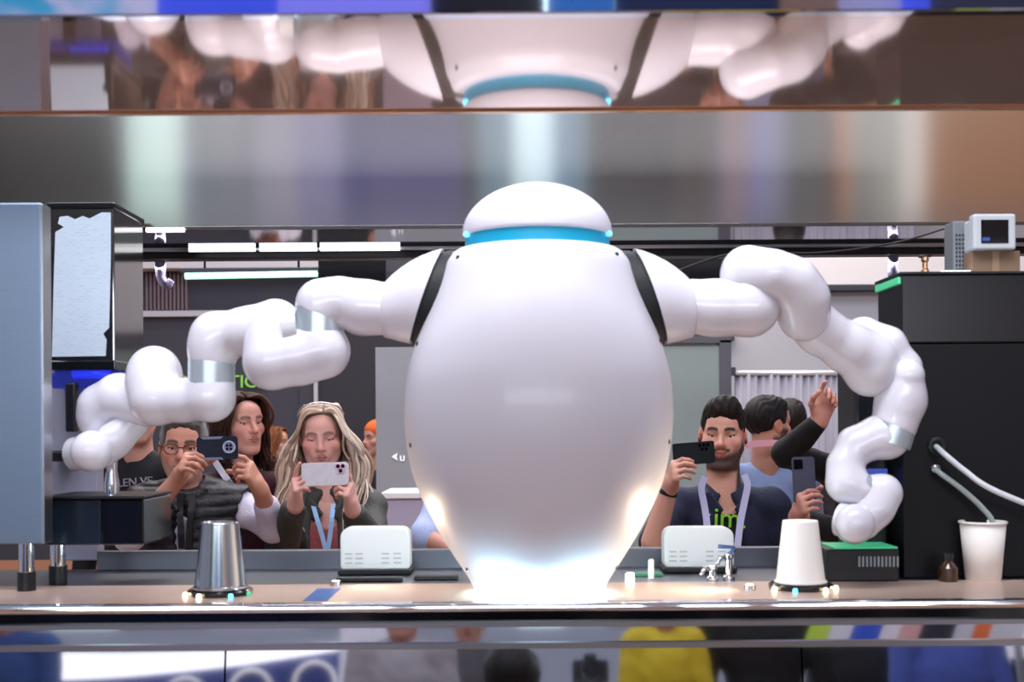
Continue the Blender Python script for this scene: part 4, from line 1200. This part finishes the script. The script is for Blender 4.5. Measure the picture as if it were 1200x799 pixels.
# ---- man with glasses and quilted vest
D1 = 4.2
sk1 = C('#c58d78')
whiteshirt = cloth('white_shirt', C('#d3cee0'))
pc = W(255, 525, 3.93)
hR = dict(d=A3(.40, -.62, .62), n=A3(.88, .22, -.35), t=A3(-.2, .3, .9), curls=((52, 42, 22), (56, 44, 22), (58, 44, 24), (56, 46, 26)), thumb=((.3, .45, .8), (.6, .2, .8), (.8, 0, .5)))
hL = dict(d=A3(-.32, -.55, .74), n=A3(-.82, .35, -.25), t=A3(.1, .4, .85), curls=((22, 40, 30), (60, 60, 35), (66, 62, 38), (70, 62, 40)), thumb=((.45, .3, .85), (.5, -.1, .85), (.55, -.3, .7)))
p1 = person('grey-haired man in glasses and black quilted vest photographing with a rugged phone', W(215, 525, D1), yaw=10, pitch=4, roll=2, skin=sk1, sh=(W(165, 594, D1), W(281, 594, D1)),
            arms=((W(152, 628, 4.02), W(209, 561, 3.96), hR, 1.55), (W(321, 618, 4.12), W(305, 574, 3.98), hL, 1.55)),
            top=whiteshirt, pants=denim, hair=hair_short(col=(.06, .052, .05), gray=.7, top=.012, line=.012), head_kw=dict(lid=.0135, beard=(.16, .13, .12), beard_amt=.35, brow=(.10, .075, .06)), hs=1.0)
quilt = lambda P: -.008 * np.sqrt(np.abs(np.sin(PI * (P[..., 2] + .006 * np.sin(9 * P[..., 0])) / .038))) + .0008 * np.sin(75 * P[..., 0] + 4 * np.sin(40 * P[..., 2]))
vf = Field(); p1.torso(vf, .020)
m_ = p1.loc
vf.ell(m_(-.25, 0, -.06), (.085, .2, .15), k=.01, sub=True); vf.ell(m_(.25, 0, -.06), (.085, .2, .15), k=.01, sub=True)
vf.cone(m_(0, -.01, .10), m_(0, -.02, -.02), .058, .055, k=.01, sub=True)
vf.cone(m_(-.012, -.12, .06), m_(.010, -.122, -.28), .044, .016, k=.006, sub=True)
vf.disp = quilt
fobj('vest', vf, .005, mat('vest_nylon', C('#131219'), .45, bump=.3, bscale=70), p1.root, 1)
collar(p1, MATS['vest_nylon'], r=.070, h=.030, gap=.034, z=.042, name='vest_collar', drop=.06)
zip_m = mat('zip_dark', C('#0b0b10'), .5)
for q in (((212, 578), (211, 600), (212, 620), (213, 643)), ((226, 578), (224, 600), (222, 620), (221, 643))):
    ribbon('zip', chest_path((vf,), q, 3.8, .004), .022, zip_m, p1.root)
lany_blue = mat('lanyard_blue', C('#3f96d8'), .6); lany_white = mat('lanyard_white', C('#d5d3e2'), .6)
ribbon('lanyard', [cast(p1.tf, x, y, 3.8) for x, y in ((212, 571), (214, 580), (216, 592), (217, 602))], .018, lany_blue, p1.root)
# glasses
gl = mat('glasses_frame', C('#3c3030'), .35, .4)
for s in (-1, 1):
    v, f = tube_data([p1.H(s * .033 + .024 * math.cos(2 * PI * i / 20), -.096 + .006 * abs(math.cos(2 * PI * i / 20)), .004 + .018 * math.sin(2 * PI * i / 20)) for i in range(21)], .0018, 6)
    g = obj('glasses', v, f, gl, p1.root)
    tube('temple', [p1.H(s * .056, -.088, .009), p1.H(s * .079, -.04, .010), p1.H(s * .082, .01, .008)], .0018, gl, g, 6, 3)
    if s > 0: tube('bridge', [p1.H(-.010, -.098, .009), p1.H(0, -.102, .011), p1.H(.010, -.098, .009)], .0016, gl, g, 6, 3)
ph, M = phone('rugged navy phone with round camera ring held by the man in glasses', pc, .134, .078, 4, -1.5, mat('phone_navy', C('#151b30'), .45), .012)
gp = mat('phone_grey', C('#7d86a0'), .45)
for sgn in (1, -1):
    prism('bumper', [M @ Vector((x, -.0052, sgn * z)) for x, z in ((-.055, .038), (.02, .038), (.012, .030), (-.045, .030))], M.to_3x3() @ Vector((0, -.002, 0)), gp, ph)
v, f = tube_data([M @ Vector((.038 + .018 * math.cos(2 * PI * i / 32), -.0062, .002 + .018 * math.sin(2 * PI * i / 32))) for i in range(33)], .0032, 6)
obj('camera_ring', v, f, mat('ring_pale', C('#a9b4cc'), .35), ph)
mdisc('ring_plate', Vector((.038, -.005, .002)), .016, .0016, gp, ph, M)
for q in ((-1, -1), (-1, 1), (1, -1), (1, 1)): mdisc('camera_lens', Vector((.038 + q[0] * .0056, -.006, .002 + q[1] * .0056)), .0044, .002, lens_m, ph, M, 16)

# ---- brown-haired woman behind
D2 = 4.55
sk2 = C('#d69c8c')
maroon = cloth('maroon_knit', C('#3c1226'))
p2 = person('brown-haired woman in maroon sweater looking sideways, white strap on shoulder', W(283, 497, D2), yaw=42, pitch=2, roll=-3, skin=sk2, sh=(W(240, 573, D2), W(326, 573, D2)),
            top=maroon, pants=blackc, hair=hair_long([C('#3a211a'), C('#4a2b22'), C('#2c1813')], 4, .20, 190, .008, part=-.01, fringe=.062, width=.92), head_kw=dict(fem=True, lid=.0145, brow=(.08, .045, .03), lips=C('#b9736c')), hs=.97, res=.003, top_name='sweater')
ribbon('shoulder_strap', chest_path((p2.tf,), ((247, 533), (258, 550), (270, 567), (283, 587), (292, 604)), 4.0), .022, lany_white, p2.root)

# ---- blonde woman
D3 = 4.4
sk3 = C('#dca79a')
olive = cloth('olive_jacket', C('#3b3c37'), .6)
bR = dict(d=A3(.12, -.50, .85), n=A3(.90, .28, .02), t=A3(-.2, .6, .6), curls=((8, 10, 8), (50, 52, 26), (56, 54, 28), (58, 54, 28)), thumb=((.5, .3, .85), (.7, .1, .7), (.8, 0, .5)), scale=.92)
bL = dict(d=A3(-.10, -.52, .84), n=A3(-.88, .28, .02), t=A3(.2, .6, .6), curls=((6, 10, 8), (62, 62, 34), (66, 64, 36), (68, 64, 36)), thumb=((.5, .3, .85), (.7, .1, .7), (.8, 0, .5)), scale=.92)
blonde = [C('#c9b29e'), C('#b39a86'), C('#dccab8'), C('#9a7d69'), C('#e2d4c6')]
p3 = person('blonde woman in olive jacket photographing with a white phone', W(377, 513, D3), yaw=6, pitch=9, roll=-2, skin=sk3, sh=(W(343, 594, D3), W(432, 594, D3)),
            arms=((W(331, 640, 4.24), W(346, 592, 3.97), bR, 1.86), (W(437, 640, 4.24), W(413, 597, 3.97), bL, 1.86)), top=olive, pants=blackc,
            hair=hair_long(blonde, 2, .37, 380, .026, part=.014, fringe=.056, width=1.32, drop=.055), head_kw=dict(fem=True, lid=.0112, brow=(.16, .10, .07), lips=C('#c07a74')), hs=1.0, res=.0028, front_open=(-.012, .058, .045), extra_top=.006, top_name='jacket', body_r=.98)
tee = Field(); p3.torso(tee, -.004); tee.cone(p3.hp + p3.Rh @ A3(0, .03, -.12), p3.loc(0, -.03, -.03), .06, .07, k=.01, sub=True); tee.disp = wrinkle(.002)
fobj('blouse', tee, .008, cloth('red_blouse', C('#a4545a')), p3.root, 1)
pale_blue = mat('lanyard_pale', C('#9cc4ee'), .6)
for pts in (((366, 588), (371, 606), (377, 626), (382, 645)), ((391, 590), (389, 606), (387, 626), (384, 645))):
    ribbon('lanyard', chest_path((tee,), pts, 3.9, .014), .016, pale_blue, p3.root)
jl = mat('jacket_zip', C('#22231f'), .5)
tube('sunglasses_band', [p3.H(-.085, .0, .085), p3.H(-.06, -.035, .122), p3.H(0, -.045, .137), p3.H(.06, -.035, .122), p3.H(.085, 0, .085)], .004, mat('sparkle_band', C('#cfc8c8'), .15, .9), p3.root, 8, 5)
pc = W(381, 555.5, 3.92)
ph, M = phone('white marble phone with three pink-ringed lenses held by the blonde woman', pc, .154, .076, 0, -1.5, mat('phone_marble', C('#e4dfe6'), .3, var=.12, vscale=45), .011)
plum = mat('lens_plum', C('#7a2144'), .2, .4)
mbox('camera_plate', (.036, -.0068, .000), (.068, -.005, .033), mat('plate_pearl', C('#d9d2dc'), .2), ph, M, .001)
for q in ((.044, .025), (.060, .025), (.052, .010)):
    l_ = mdisc('camera_lens', Vector((q[0], -.0066, q[1])), .0066, .002, plum, ph, M, 18)
    mdisc('lens_glass', Vector((q[0], -.0086, q[1])), .0038, .0006, lens_m, l_, M, 14)

collar(p3, olive, r=.07, gap=.03, z=.02)
# ---- man in black hoodie at the far left
D4 = 4.75
p4 = person('person in black lettered hoodie mostly hidden behind the left robot hand', W(160, 486, D4), yaw=15, skin=C('#c58e7c'), sh=(W(112, 553, D4), W(214, 553, D4)), top=cloth('hoodie_black', C('#101116')), pants=denim,
            hair=hair_short(), hs=1., res=.005, top_name='hoodie')
hpz = cast(p4.tf, 152, 566, 4.3)
text_mesh('lettering', 'LEN VE', .044, .003, mat('print_grey', C('#9a9aa6'), .7), p4.root, face_cam(Vector((W0(133, 0, 4.6).x, hpz.y - .012, hpz.z - .014)), 0, math.radians(4)))

# ---- bearded man with dark phone on the right
D5 = 4.2
sk5 = C('#cf9a86')
p5hand = dict(d=A3(.10, -.70, .62), n=A3(.94, .2, -.1), t=A3(0, .4, .9), curls=((54, 40, 22), (58, 42, 22), (60, 42, 22), (60, 44, 24)), thumb=((.4, .4, .8), (.6, .1, .8), (.8, 0, .5)))
p5 = person('bearded young man in navy shirt and lanyard photographing with a black phone', W(847, 511, D5), yaw=-14, pitch=3, roll=2, skin=sk5, sh=(W(791, 592, D5), W(906, 592, D5)),
            arms=((W(764, 640, 4.02), W(785, 571, 3.97), p5hand, .9), (W(926, 690, 4.2), W(905, 765, 4.05), None, 1.2)), top=navy, pants=denim,
            hair=hair_short(res=.0032, top=.026, quiff=.022, col=(.013, .009, .007), side=.078), head_kw=dict(lid=.0138, smile=1., beard=(.035, .022, .018), beard_amt=.93, brow=(.022, .014, .01)), hs=1.0, res=.0028, front_open=(.0, .05, .06))
tee5 = Field(); p5.torso(tee5, -.006)
tee5.cone(p5.hp + p5.Rh @ A3(0, .03, -.12), p5.loc(0, -.02, -.01), .056, .062, k=.008, sub=True); tee5.cone(p5.loc(0, -.075, .075), p5.loc(.004, -.125, .022), .052, .006, k=.006, sub=True); tee5.disp = wrinkle(.0015)
col5 = collar(p5, navy, gap=.036)[1]
fobj('tee', tee5, .007, blackc, p5.root, 1)
lime = mat('print_lime', C('#86cf3a'), .6, emit=C('#7cc832'), estr=.08)
q0 = min((cast(tee5, x, 610, 3.8) for x in (838, 850, 865)), key=lambda v: v.y)
text_mesh('lettering', 'im', .096, .004, lime, p5.root, face_cam(Vector((W0(834, 0, q0.y).x, q0.y - .009, W0(0, 618, q0.y).z)), math.radians(-2), math.radians(-3)))
dq = cast(tee5, 871, 617, 3.8); v, f = lathe([(0, 0), (.006, 0), (.006, .003), (0, .003)], (0, 0, 0), 14)
obj('lettering_dot', [Matrix.Translation(dq + Vector((0, -.006, 0))) @ Matrix.Rotation(PI / 2, 4, 'X') @ Vector(p) for p in v], f, lime, p5.root, False)
rc = cast(tee5, 841, 591, 3.8) - Vector((0, .006, 0))
v, f = tube_data([rc + Vector((.010 * math.cos(2 * PI * i / 24), 0, .010 * math.sin(2 * PI * i / 24))) for i in range(25)], .0014, 6); obj('round_mark', v, f, lime, p5.root)
v, f = tube_data([rc + Vector(q) for q in ((-.005, 0, .001), (-.001, 0, -.004), (.006, 0, .005))], .0014, 6); obj('round_mark', v, f, lime, p5.root)
lan = mat('lanyard_lilac', C('#c3c4e6'), .6)
def on_top(fields, x, y, d0): return min((cast(fl, x, y, d0) for fl in fields), key=lambda v: v.y)
ribbon('lanyard', chest_path((p5.tf, tee5, col5), ((826, 558), (822, 572), (825, 590), (828, 610), (830, 642))), .022, lan, p5.root)
ribbon('lanyard', chest_path((p5.tf, tee5, col5), ((872, 556), (876, 568), (873, 585), (868, 610), (864, 642))), .022, lan, p5.root)
lq = on_top((p5.tf, tee5), 869, 607, 3.75) - Vector((0, .0085, 0))
text_mesh('lettering', 'SONY', .017, .0006, mat('print_navy', C('#3a4f7c'), .6), p5.root, face_cam(lq + Vector((.007, 0, -.02)), 0, math.radians(98)))
for x, y in ((834, 580), (831, 603)):
    q = cast(p5.tf, x, y, 3.75); o = obj('shirt_button', *lathe([(0, -.002), (.005, -.002), (.005, .002), (0, .002)], q, 10), whitewall, p5.root)
wr5 = W(785, 571, 3.97); el5 = W(764, 640, 4.02)
ax_ = (el5 - wr5).normalized(); v, f = tube_data([wr5 + ax_ * .008, wr5 + ax_ * .024], .031, 20); obj('watch_strap', v, f, black_rubber, p5.root)
obj('earring', *lathe([(0, -.004), (.003, 0), (0, .004)], p5.H(.080, .005, -.036), 8), chrome, p5.root)
pc = W(813, 531, 3.93)
ph, M = phone('plain black phone tilted in the hand of the bearded man', pc, .140, .073, 6, -4, mat('phone_black', C('#14161d'), .4), .006)
for i, (x, z) in enumerate(((.020, .025), (.034, .025), (.048, .025), (.027, .012), (.041, .012))): mdisc('camera_lens', Vector((x, -.005, z)), .0052, .002, lens_m, ph, M, 16)

# ---- man in light blue shirt seen from behind
D6 = 5.0
p6 = person('dark-haired man in light blue shirt turned away, pink lanyard round his neck', W(901, 499, D6), yaw=118, pitch=0, skin=C('#b98570'), sh=(W(855, 560, D6), W(944, 566, D6)), top=cloth('blue_shirt', C('#8496bd')), pants=navy,
            hair=hair_short(res=.004, top=.014, col=(.011, .008, .008), side=.081), head_kw=dict(beard=(.03, .02, .016), beard_amt=.9), hs=.98, res=.0042)
pk = mat('lanyard_pink', C('#e8a9b6'), .6)
ribbon('lanyard', [on_top((p6.tf,), x, y, 4.6) - Vector((0, .004, 0)) for x, y in ((872, 523), (884, 520), (898, 519), (910, 519), (918, 521))], .026, pk, p6.root)
D7 = 6.2
p7 = person('dark-haired person far behind, only hair showing beside the blue-shirted man', W(926, 497, D7), yaw=170, skin=C('#a87862'), sh=(W(894, 546, D7), W(960, 546, D7)), top=cloth('dark_grey_top', C('#2a2730')), pants=navy, hair=hair_short(res=.006, top=.02), hs=1., res=.006)
# ---- person in black reaching up and holding a grey phone
D8 = 4.45
up = dict(d=A3(.30, -.15, .94), n=A3(-.05, -.95, -.15), t=A3(-.9, 0, .3), curls=((16, 30, 22), (48, 60, 34), (56, 62, 36), (60, 62, 38)), thumb=((.6, .6, .45), (.8, .1, .6), (.8, -.3, .5)), scale=.98)
gr = dict(d=A3(.05, -.75, .55), n=A3(.88, .45, -.1), t=A3(-.1, .4, .9), curls=((56, 44, 24), (58, 46, 24), (60, 46, 26), (60, 48, 28)), thumb=((.4, .4, .8), (.6, .1, .8), (.9, 0, .4)), scale=1.)
p8 = person('person in black sleeves reaching up and holding a grey phone beside the right cup', W(1024, 489, D8), yaw=-30, skin=C('#c58c7c'), sh=(W(976, 552, D8), W(1074, 552, D8)),
            arms=((W(922, 531, 4.3), W(960, 494, 4.15), up, 1.93), (W(985, 626, 4.12), W(934, 606, 4.02), gr, 1.72)), top=cloth('black_coat', C('#08080a')), pants=blackc, hair=hair_short(res=.006), hs=1., res=.006, top_name='coat')
pc = W(942, 562, 3.97)
ph, M = phone('grey phone in clear case held upright above the right paper cup', pc, .074, .152, -10, -2, mat('phone_greyblue', C('#4b4d60'), .35), .010)
mbox('camera_plate', (-.032, -.0075, .036), (-.002, -.005, .068), black_gloss, ph, M, .002)
for q in ((-.024, .060), (-.024, .045), (-.010, .052)): mdisc('camera_lens', Vector((q[0], -.0075, q[1])), .0058, .002, lens_m, ph, M, 16)
mbox('sticker', (.014, -.0058, -.066), (.033, -.005, -.030), mat('sticker_white', C('#c9c9d2'), .5), ph, M, 0)
# ---- arm in pale blue sleeve left of the robot, body hidden behind it
D10 = 4.3
p10 = person('person in pale blue striped sleeve hidden behind the robot, forearm showing', W(566, 512, D10), yaw=-10, skin=C('#c08a78'), sh=(W(518, 590, D10), W(620, 590, D10)),
             arms=((W(497, 628, 4.15), W(552, 655, 4.0), None, 1.04), None), top=cloth('pale_blue_sleeve', C('#a9b8de')), pants=denim, hair=hair_short(res=.006), hs=1., res=.006)
# ---- far visitors on the left
D11 = 8.3
p11 = person('far visitor in orange beanie and black coat beside the left display board', W(441, 515, D11), yaw=-50, skin=C('#b98a78'), sh=(W(420, 556, D11), W(462, 556, D11)), top=cloth('far_black', C('#101014')), pants=blackc, hs=.95, res=.006)
bf_ = Field(); bf_.ell((0, .02, .07), (.09, .108, .08)); bf_.ebox((0, -.03, -.03), (.2, .2, .06), .01, k=.01, sub=True)
V_, F_, _ = bf_.mesh(.006, 1)
obj('beanie', V_ * .95 @ p11.Rh.T + p11.hp, F_, cloth('orange_knit', C('#d9622a')), p11.root)
p12 = person('far brown-haired visitor in white top between the two women', W(322, 520, 8.3), yaw=80, skin=C('#b98a78'), sh=(W(305, 556, 8.3), W(345, 556, 8.3)), top=cloth('far_white', C('#b9b4bc')), pants=navy, hair=hair_long([C('#6b3f26'), C('#7a4a2e')], 8, .18, 90), hs=.97, res=.006, head_kw=dict(fem=True))
# ---------------------------------------------------------------- the side of the hall behind the photographer (seen in the mirrors)
def vtop(T, row):  # height that the tilted front mirror shows at a row, for a total path T
    return 0
def bx(px, T): return (px - 600) * T / F
# hanging banners mirrored by the canopy fascia
def banner(px0, px1, T, z0, z1, m, label):
    o = box('hanging_banner', (bx(px0, T), 1.52 * 2 - T, z0), (bx(px1, T), 1.52 * 2 - T + .03, z1), m, None, .002)
    o['label'] = label; o['category'] = 'banner'; return o
TB = 5.1
wb_m = mat('banner_white', C('#b9c0e2'), .5, emit=C('#b9c0e2'), estr=.55, var=.0)
# marbled white and cyan print
ntb = wb_m.node_tree; nz = ntb.nodes.new('ShaderNodeTexNoise'); nz.inputs['Scale'].default_value = 2.2; nz.inputs['Distortion'].default_value = 1.5
cr = ntb.nodes.new('ShaderNodeValToRGB'); cr.color_ramp.elements[0].position = .40; cr.color_ramp.elements[0].color = (*C('#37a6d6'), 1); cr.color_ramp.elements[1].position = .52; cr.color_ramp.elements[1].color = (*C('#c4c6ea'), 1)
tcb = [n for n in ntb.nodes if n.type == 'TEX_COORD'][0]
ntb.links.new(tcb.outputs['Object'], nz.inputs['Vector']); ntb.links.new(nz.outputs['Fac'], cr.inputs['Fac'])
bb = ntb.nodes['Principled BSDF']; ntb.links.new(cr.outputs['Color'], bb.inputs['Base Color']); ntb.links.new(cr.outputs['Color'], bb.inputs['Emission Color'])
blue_b = mat('banner_blue', C('#3a52e0'), .5, emit=C('#3d55f0'), estr=.7)
lil_b = mat('banner_lilac', C('#7d7df0'), .5, emit=C('#8080f5'), estr=.75)
dark_b = mat('banner_dark', C('#22222e'), .6)
sky_b = mat('banner_sky', C('#2d6fc4'), .5, emit=C('#3080dd'), estr=.4)
tan_b = mat('banner_tan', C('#a98a7c'), .6)
banner(-40, 187, TB, 3.22, 3.52, wb_m, 'backlit white banner with cyan marbling, seen in the canopy mirror')
banner(190, 330, TB, 3.22, 3.52, blue_b, 'backlit deep blue banner, seen in the canopy mirror')
banner(330, 508, TB, 3.22, 3.52, lil_b, 'backlit lilac banner beside the deep blue one')
banner(512, 640, TB + .1, 3.22, 3.52, dark_b, 'dark unlit banner above the photographer')
banner(645, 722, TB, 3.22, 3.52, sky_b, 'narrow sky blue banner right of the dark one')
banner(724, 912, TB + .1, 3.22, 3.52, mat('banner_navy', C('#101c3c'), .5, emit=C('#1a3470'), estr=.3), 'navy banner right of the narrow sky blue one')
banner(916, 984, TB, 3.22, 3.52, tan_b, 'narrow tan banner between navy and lilac banners')
banner(986, 1058, TB + .05, 3.22, 3.52, mat('banner_pale', C('#a3a4d6'), .5, emit=C('#b0b0ea'), estr=.4), 'pale lilac banner right of the tan one')
banner(1060, 1090, TB, 3.22, 3.52, blue_b, 'very narrow bright blue banner right of the pale lilac one')
banner(1093, 1300, TB, 3.22, 3.52, mat('banner_slate', C('#3a4060'), .5), 'slate banner at the right end of the row')
# lit arc and blue stand with white rings, mirrored by the bar front
T2 = 7.7; YB = 2.35 * 2 - T2 - .0
YB = 2.35 - (T2 - 2.35)
arcp = [(20, 1.49), (130, 1.51), (210, 1.545), (290, 1.59), (395, 1.675)]
t = thing('light_arc', 'broad curved white light band over a blue stand behind the photographer', 'lamp', (bx(200, T2), YB, 0))
lo = [Vector((bx(x, T2), YB, z)) for x, z in arcp]
V_, F_ = [], []
cl_ = crom(lo, 6)
for i, p in enumerate(cl_):
    hgt = .19 - .13 * i / len(cl_)
    for q in (p, p + Vector((0, 0, hgt)), p + Vector((0, -.05, hgt)), p + Vector((0, -.05, 0))): V_.append(q)
for i in range(len(cl_) - 1):
    for k in range(4): F_.append((i * 4 + k, i * 4 + (k + 1) % 4, i * 4 + 4 + (k + 1) % 4, i * 4 + 4 + k))
F_ += [(0, 1, 2, 3), tuple(len(V_) - 4 + k for k in range(4))]
obj('light_band', V_, F_, mat('arc_light', (1, 1, 1), .4, emit=(.95, .96, 1.), estr=1.5), t, False)
box('arc_post', (bx(60, T2), YB - .06, 0), (bx(66, T2), YB - .02, 1.45), steel_satin, t, 0)
t = thing('blue_stand', 'dark blue stand with white ring pattern under the light arc', 'stand', (bx(260, T2), YB - .1, 0))
box('stand_wall', (bx(30, T2), YB - .16, 0), (bx(396, T2), YB - .08, 1.68), mat('stand_blue', C('#2b3a80'), .5, emit=C('#2b3a80'), estr=.25), t, .004)
for x, zr in ((294, 1.43), (368, 1.475), (218, 1.38)):
    v, f = tube_data([Vector((bx(x, T2) + .13 * math.cos(2 * PI * i / 40), YB - .075, zr + .13 * math.sin(2 * PI * i / 40))) for i in range(41)], .018, 8)
    obj('ring', v, f, wt, t)
t = thing('white_partition', 'white two-panel partition beside the blue stand', 'partition', (bx(450, T2), YB, 0))
for x0, x1 in ((398, 434), (436, 476)):
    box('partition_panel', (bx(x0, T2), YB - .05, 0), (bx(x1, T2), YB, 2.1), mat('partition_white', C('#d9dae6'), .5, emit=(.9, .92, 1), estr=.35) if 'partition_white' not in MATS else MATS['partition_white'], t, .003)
t = thing('white_kiosk', 'white-framed kiosk with dark screen at the right behind the photographer', 'kiosk', (bx(1180, 6), -1.3, 0))
T3 = 6.0; Y3 = 2.35 - (T3 - 2.35)
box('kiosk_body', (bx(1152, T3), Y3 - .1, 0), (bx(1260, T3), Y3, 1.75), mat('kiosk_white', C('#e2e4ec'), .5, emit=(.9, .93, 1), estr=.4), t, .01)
box('kiosk_screen', (bx(1176, T3), Y3, .9), (bx(1240, T3), Y3 + .006, 1.45), black_gloss, t, .002)
def bystander(label, px, T, hgt, yaw, top, pants, hair, skin=C('#c08a76'), hs=1., hw=.19, **k):
    y = 2.35 - (T - 2.35); x = bx(px, T)
    hp = Vector((x, y, hgt - .125))
    return person(label, hp, yaw=180 + yaw, skin=skin, sh=(Vector((x + hw, y, hgt - .31)), Vector((x - hw, y, hgt - .31))), top=top, pants=pants, hair=hair, hs=hs, res=.006, top_res=.012, **k)
hsx = hair_short(res=.006)
bystander('visitor in blue denim shirt left behind the photographer', 5, 5.2, 1.78, 0, cloth('denim_shirt', C('#2f4c86')), denim, hsx)
bystander('visitor in pale grey hooded jacket behind the photographer, pink-edged badge', 470, 5.1, 1.72, 5, cloth('pale_grey_jacket', C('#a8a4a8')), greyp, hsx, hw=.17)
bystander('visitor in mid grey jacket directly behind the kneeling photographer', 548, 6.2, 1.80, 0, cloth('mid_grey_jacket', C('#5c5a60')), navy, hsx)
bystander('visitor in yellow and white jacket right behind the photographer', 775, 4.8, 1.74, -5, cloth('yellow_jacket', C('#d9c02a')), navy, hsx, hw=.11)
bystander('tall visitor in black suit to the right of the yellow jacket', 890, 4.95, 1.86, 0, blackc, blackc, hsx, hw=.2)
bystander('visitor in black jacket with white badge beside the tall one', 1000, 5.9, 1.78, 6, cloth('black_jacket', C('#121217')), blackc, hsx)
bystander('visitor in blue shirt right of the two in black', 1105, 5.3, 1.76, 0, cloth('royal_shirt', C('#4a5fae')), navy, hsx)
# slanted coloured stripes standing in for reflected clothing at the right
TF = 4.6; YF = 4.7 - TF
t = thing('clothing_stripes', 'slanted lime, white, blue, pink and orange stripes standing in for clothing right of the photographer', 'clothing stand-in', (bx(1050, TF), YF, 0))
for i, (x, w_, c_) in enumerate(((938, 26, '#b7d64a'), (964, 26, '#d9dbe6'), (990, 34, '#2f57c8'), (1024, 22, '#e3e0ea'), (1046, 24, '#d9a7a6'), (1070, 40, '#2a2c38'), (1110, 22, '#c9ccd8'), (1132, 20, '#e0702f'), (1152, 40, '#cfd2dc'))):
    a0, a1 = bx(x, TF), bx(x + w_, TF); sh_ = .09
    prism('stripe', [(a0, YF, 1.40), (a1 - .002, YF, 1.40), (a1 + sh_ - .002, YF, 1.60), (a0 + sh_, YF, 1.60)], (0, -.006, 0), mat('stripe_print', C(c_), .7, emit=C(c_), estr=.12), t)
box('stripe_bar', (bx(930, TF), YF - .02, 1.385), (bx(1200, TF), YF, 1.40), steel_satin, t, .002)
box('stripe_pole', (bx(1190, TF) - .012, YF - .03, 0), (bx(1190, TF) + .012, YF - .006, 1.40), steel_satin, t, .002)
# kneeling photographer just below the camera, holding a black camera
def kneeler():
    hp = Vector((-.005, .22, 1.235))
    return person('kneeling photographer with dark curly hair below the viewpoint', hp, yaw=180, pitch=58, skin=C('#a97862'), sh=(Vector((.175, .20, 1.045)), Vector((-.185, .20, 1.045))), top=blackc, pants=denim, hair=hair_short(res=.006, top=.03, col=(.012, .009, .008), side=.092), hs=1.15, res=.006, top_res=.012)
kneeler()

# glowing panels added far behind the photographer to streak the brushed panel's reflection
T5 = 9.72; Y5 = 3.16 - (T5 - 3.16)
t = thing('streak_sources', 'tall glowing grey, teal and tan panels added behind the photographer as reflection sources', 'reflection source', (0, Y5, 0))
for i, (x0, x1, c_, e_) in enumerate(((-120, 148, '#2c332d', .02), (150, 213, '#bfe0dc', 1.9), (215, 243, '#2c2c2c', .05), (245, 300, '#6a6868', .2), (302, 400, '#a5a2b0', .9), (402, 560, '#5f5c5a', .18), (562, 602, '#8fb9cc', .9), (604, 650, '#d2eefa', 2.6),
        (652, 690, '#8fb9cc', .9), (692, 848, '#4a4542', .14), (850, 884, '#b49a8a', .8), (886, 924, '#a9aed0', 1.2), (926, 964, '#8f988c', .4), (966, 984, '#2c2824', .05), (986, 1000, '#cc8750', 1.4), (1002, 1058, '#a8b0a8', 1.), (1060, 1088, '#d9d8d4', 1.7), (1090, 1300, '#b58055', .9))):
    m_i = mat('streak_glow', C(c_), .6, emit=C(c_), estr=e_)
    box('streak_panel', (bx(x0, T5), Y5 - .05, 1.9), (bx(x1, T5), Y5, 5.6), m_i, t, .004)
for x in (-100, 1280):
    box('streak_post', (bx(x, T5) - .05, Y5 - .12, 0), (bx(x, T5) + .05, Y5 - .05, 5.6), charcoal, t, .004)

# camera on a small tripod beside the kneeling photographer
pc = Vector((.30, -.02, 1.30))
t = thing('tripod_camera', 'black camera with silver lens ring on a tripod beside the kneeling photographer', 'camera', (pc.x, pc.y, 0))
box('camera_body', (pc.x - .07, pc.y - .04, pc.z - .045), (pc.x + .07, pc.y + .03, pc.z + .045), black_plastic, t, .01)
box('viewfinder', (pc.x - .025, pc.y - .04, pc.z + .045), (pc.x + .025, pc.y + .02, pc.z + .07), black_plastic, t, .008)
MR = Matrix.Translation(pc + Vector((0, .03, 0))) @ Matrix.Rotation(-PI / 2, 4, 'X')
v, f = lathe([(0, 0), (.036, 0), (.038, .05), (.041, .055), (.041, .10), (.034, .10), (.03, .085), (0, .085)], (0, 0, 0), 28)
l_ = obj('lens', [MR @ Vector(p) for p in v], f, black_plastic, t, False)
v, f = lathe([(.0395, .058), (.0425, .058), (.0425, .066), (.0395, .066)], (0, 0, 0), 28, cap=False)
obj('lens_ring', [MR @ Vector(p) for p in v], f, chrome, l_, False)
box('grip_plate', (pc.x - .09, pc.y - .02, pc.z - .06), (pc.x + .09, pc.y + .02, pc.z - .047), steel_satin, t, .003)
for a in (0, 120, 240):
    a = math.radians(a + 30)
    tube('leg', [pc + Vector((0, 0, -.06)), Vector((pc.x + .15 * math.cos(a), pc.y + .15 * math.sin(a), .01))], .012, black_plastic, t, 8, 2)
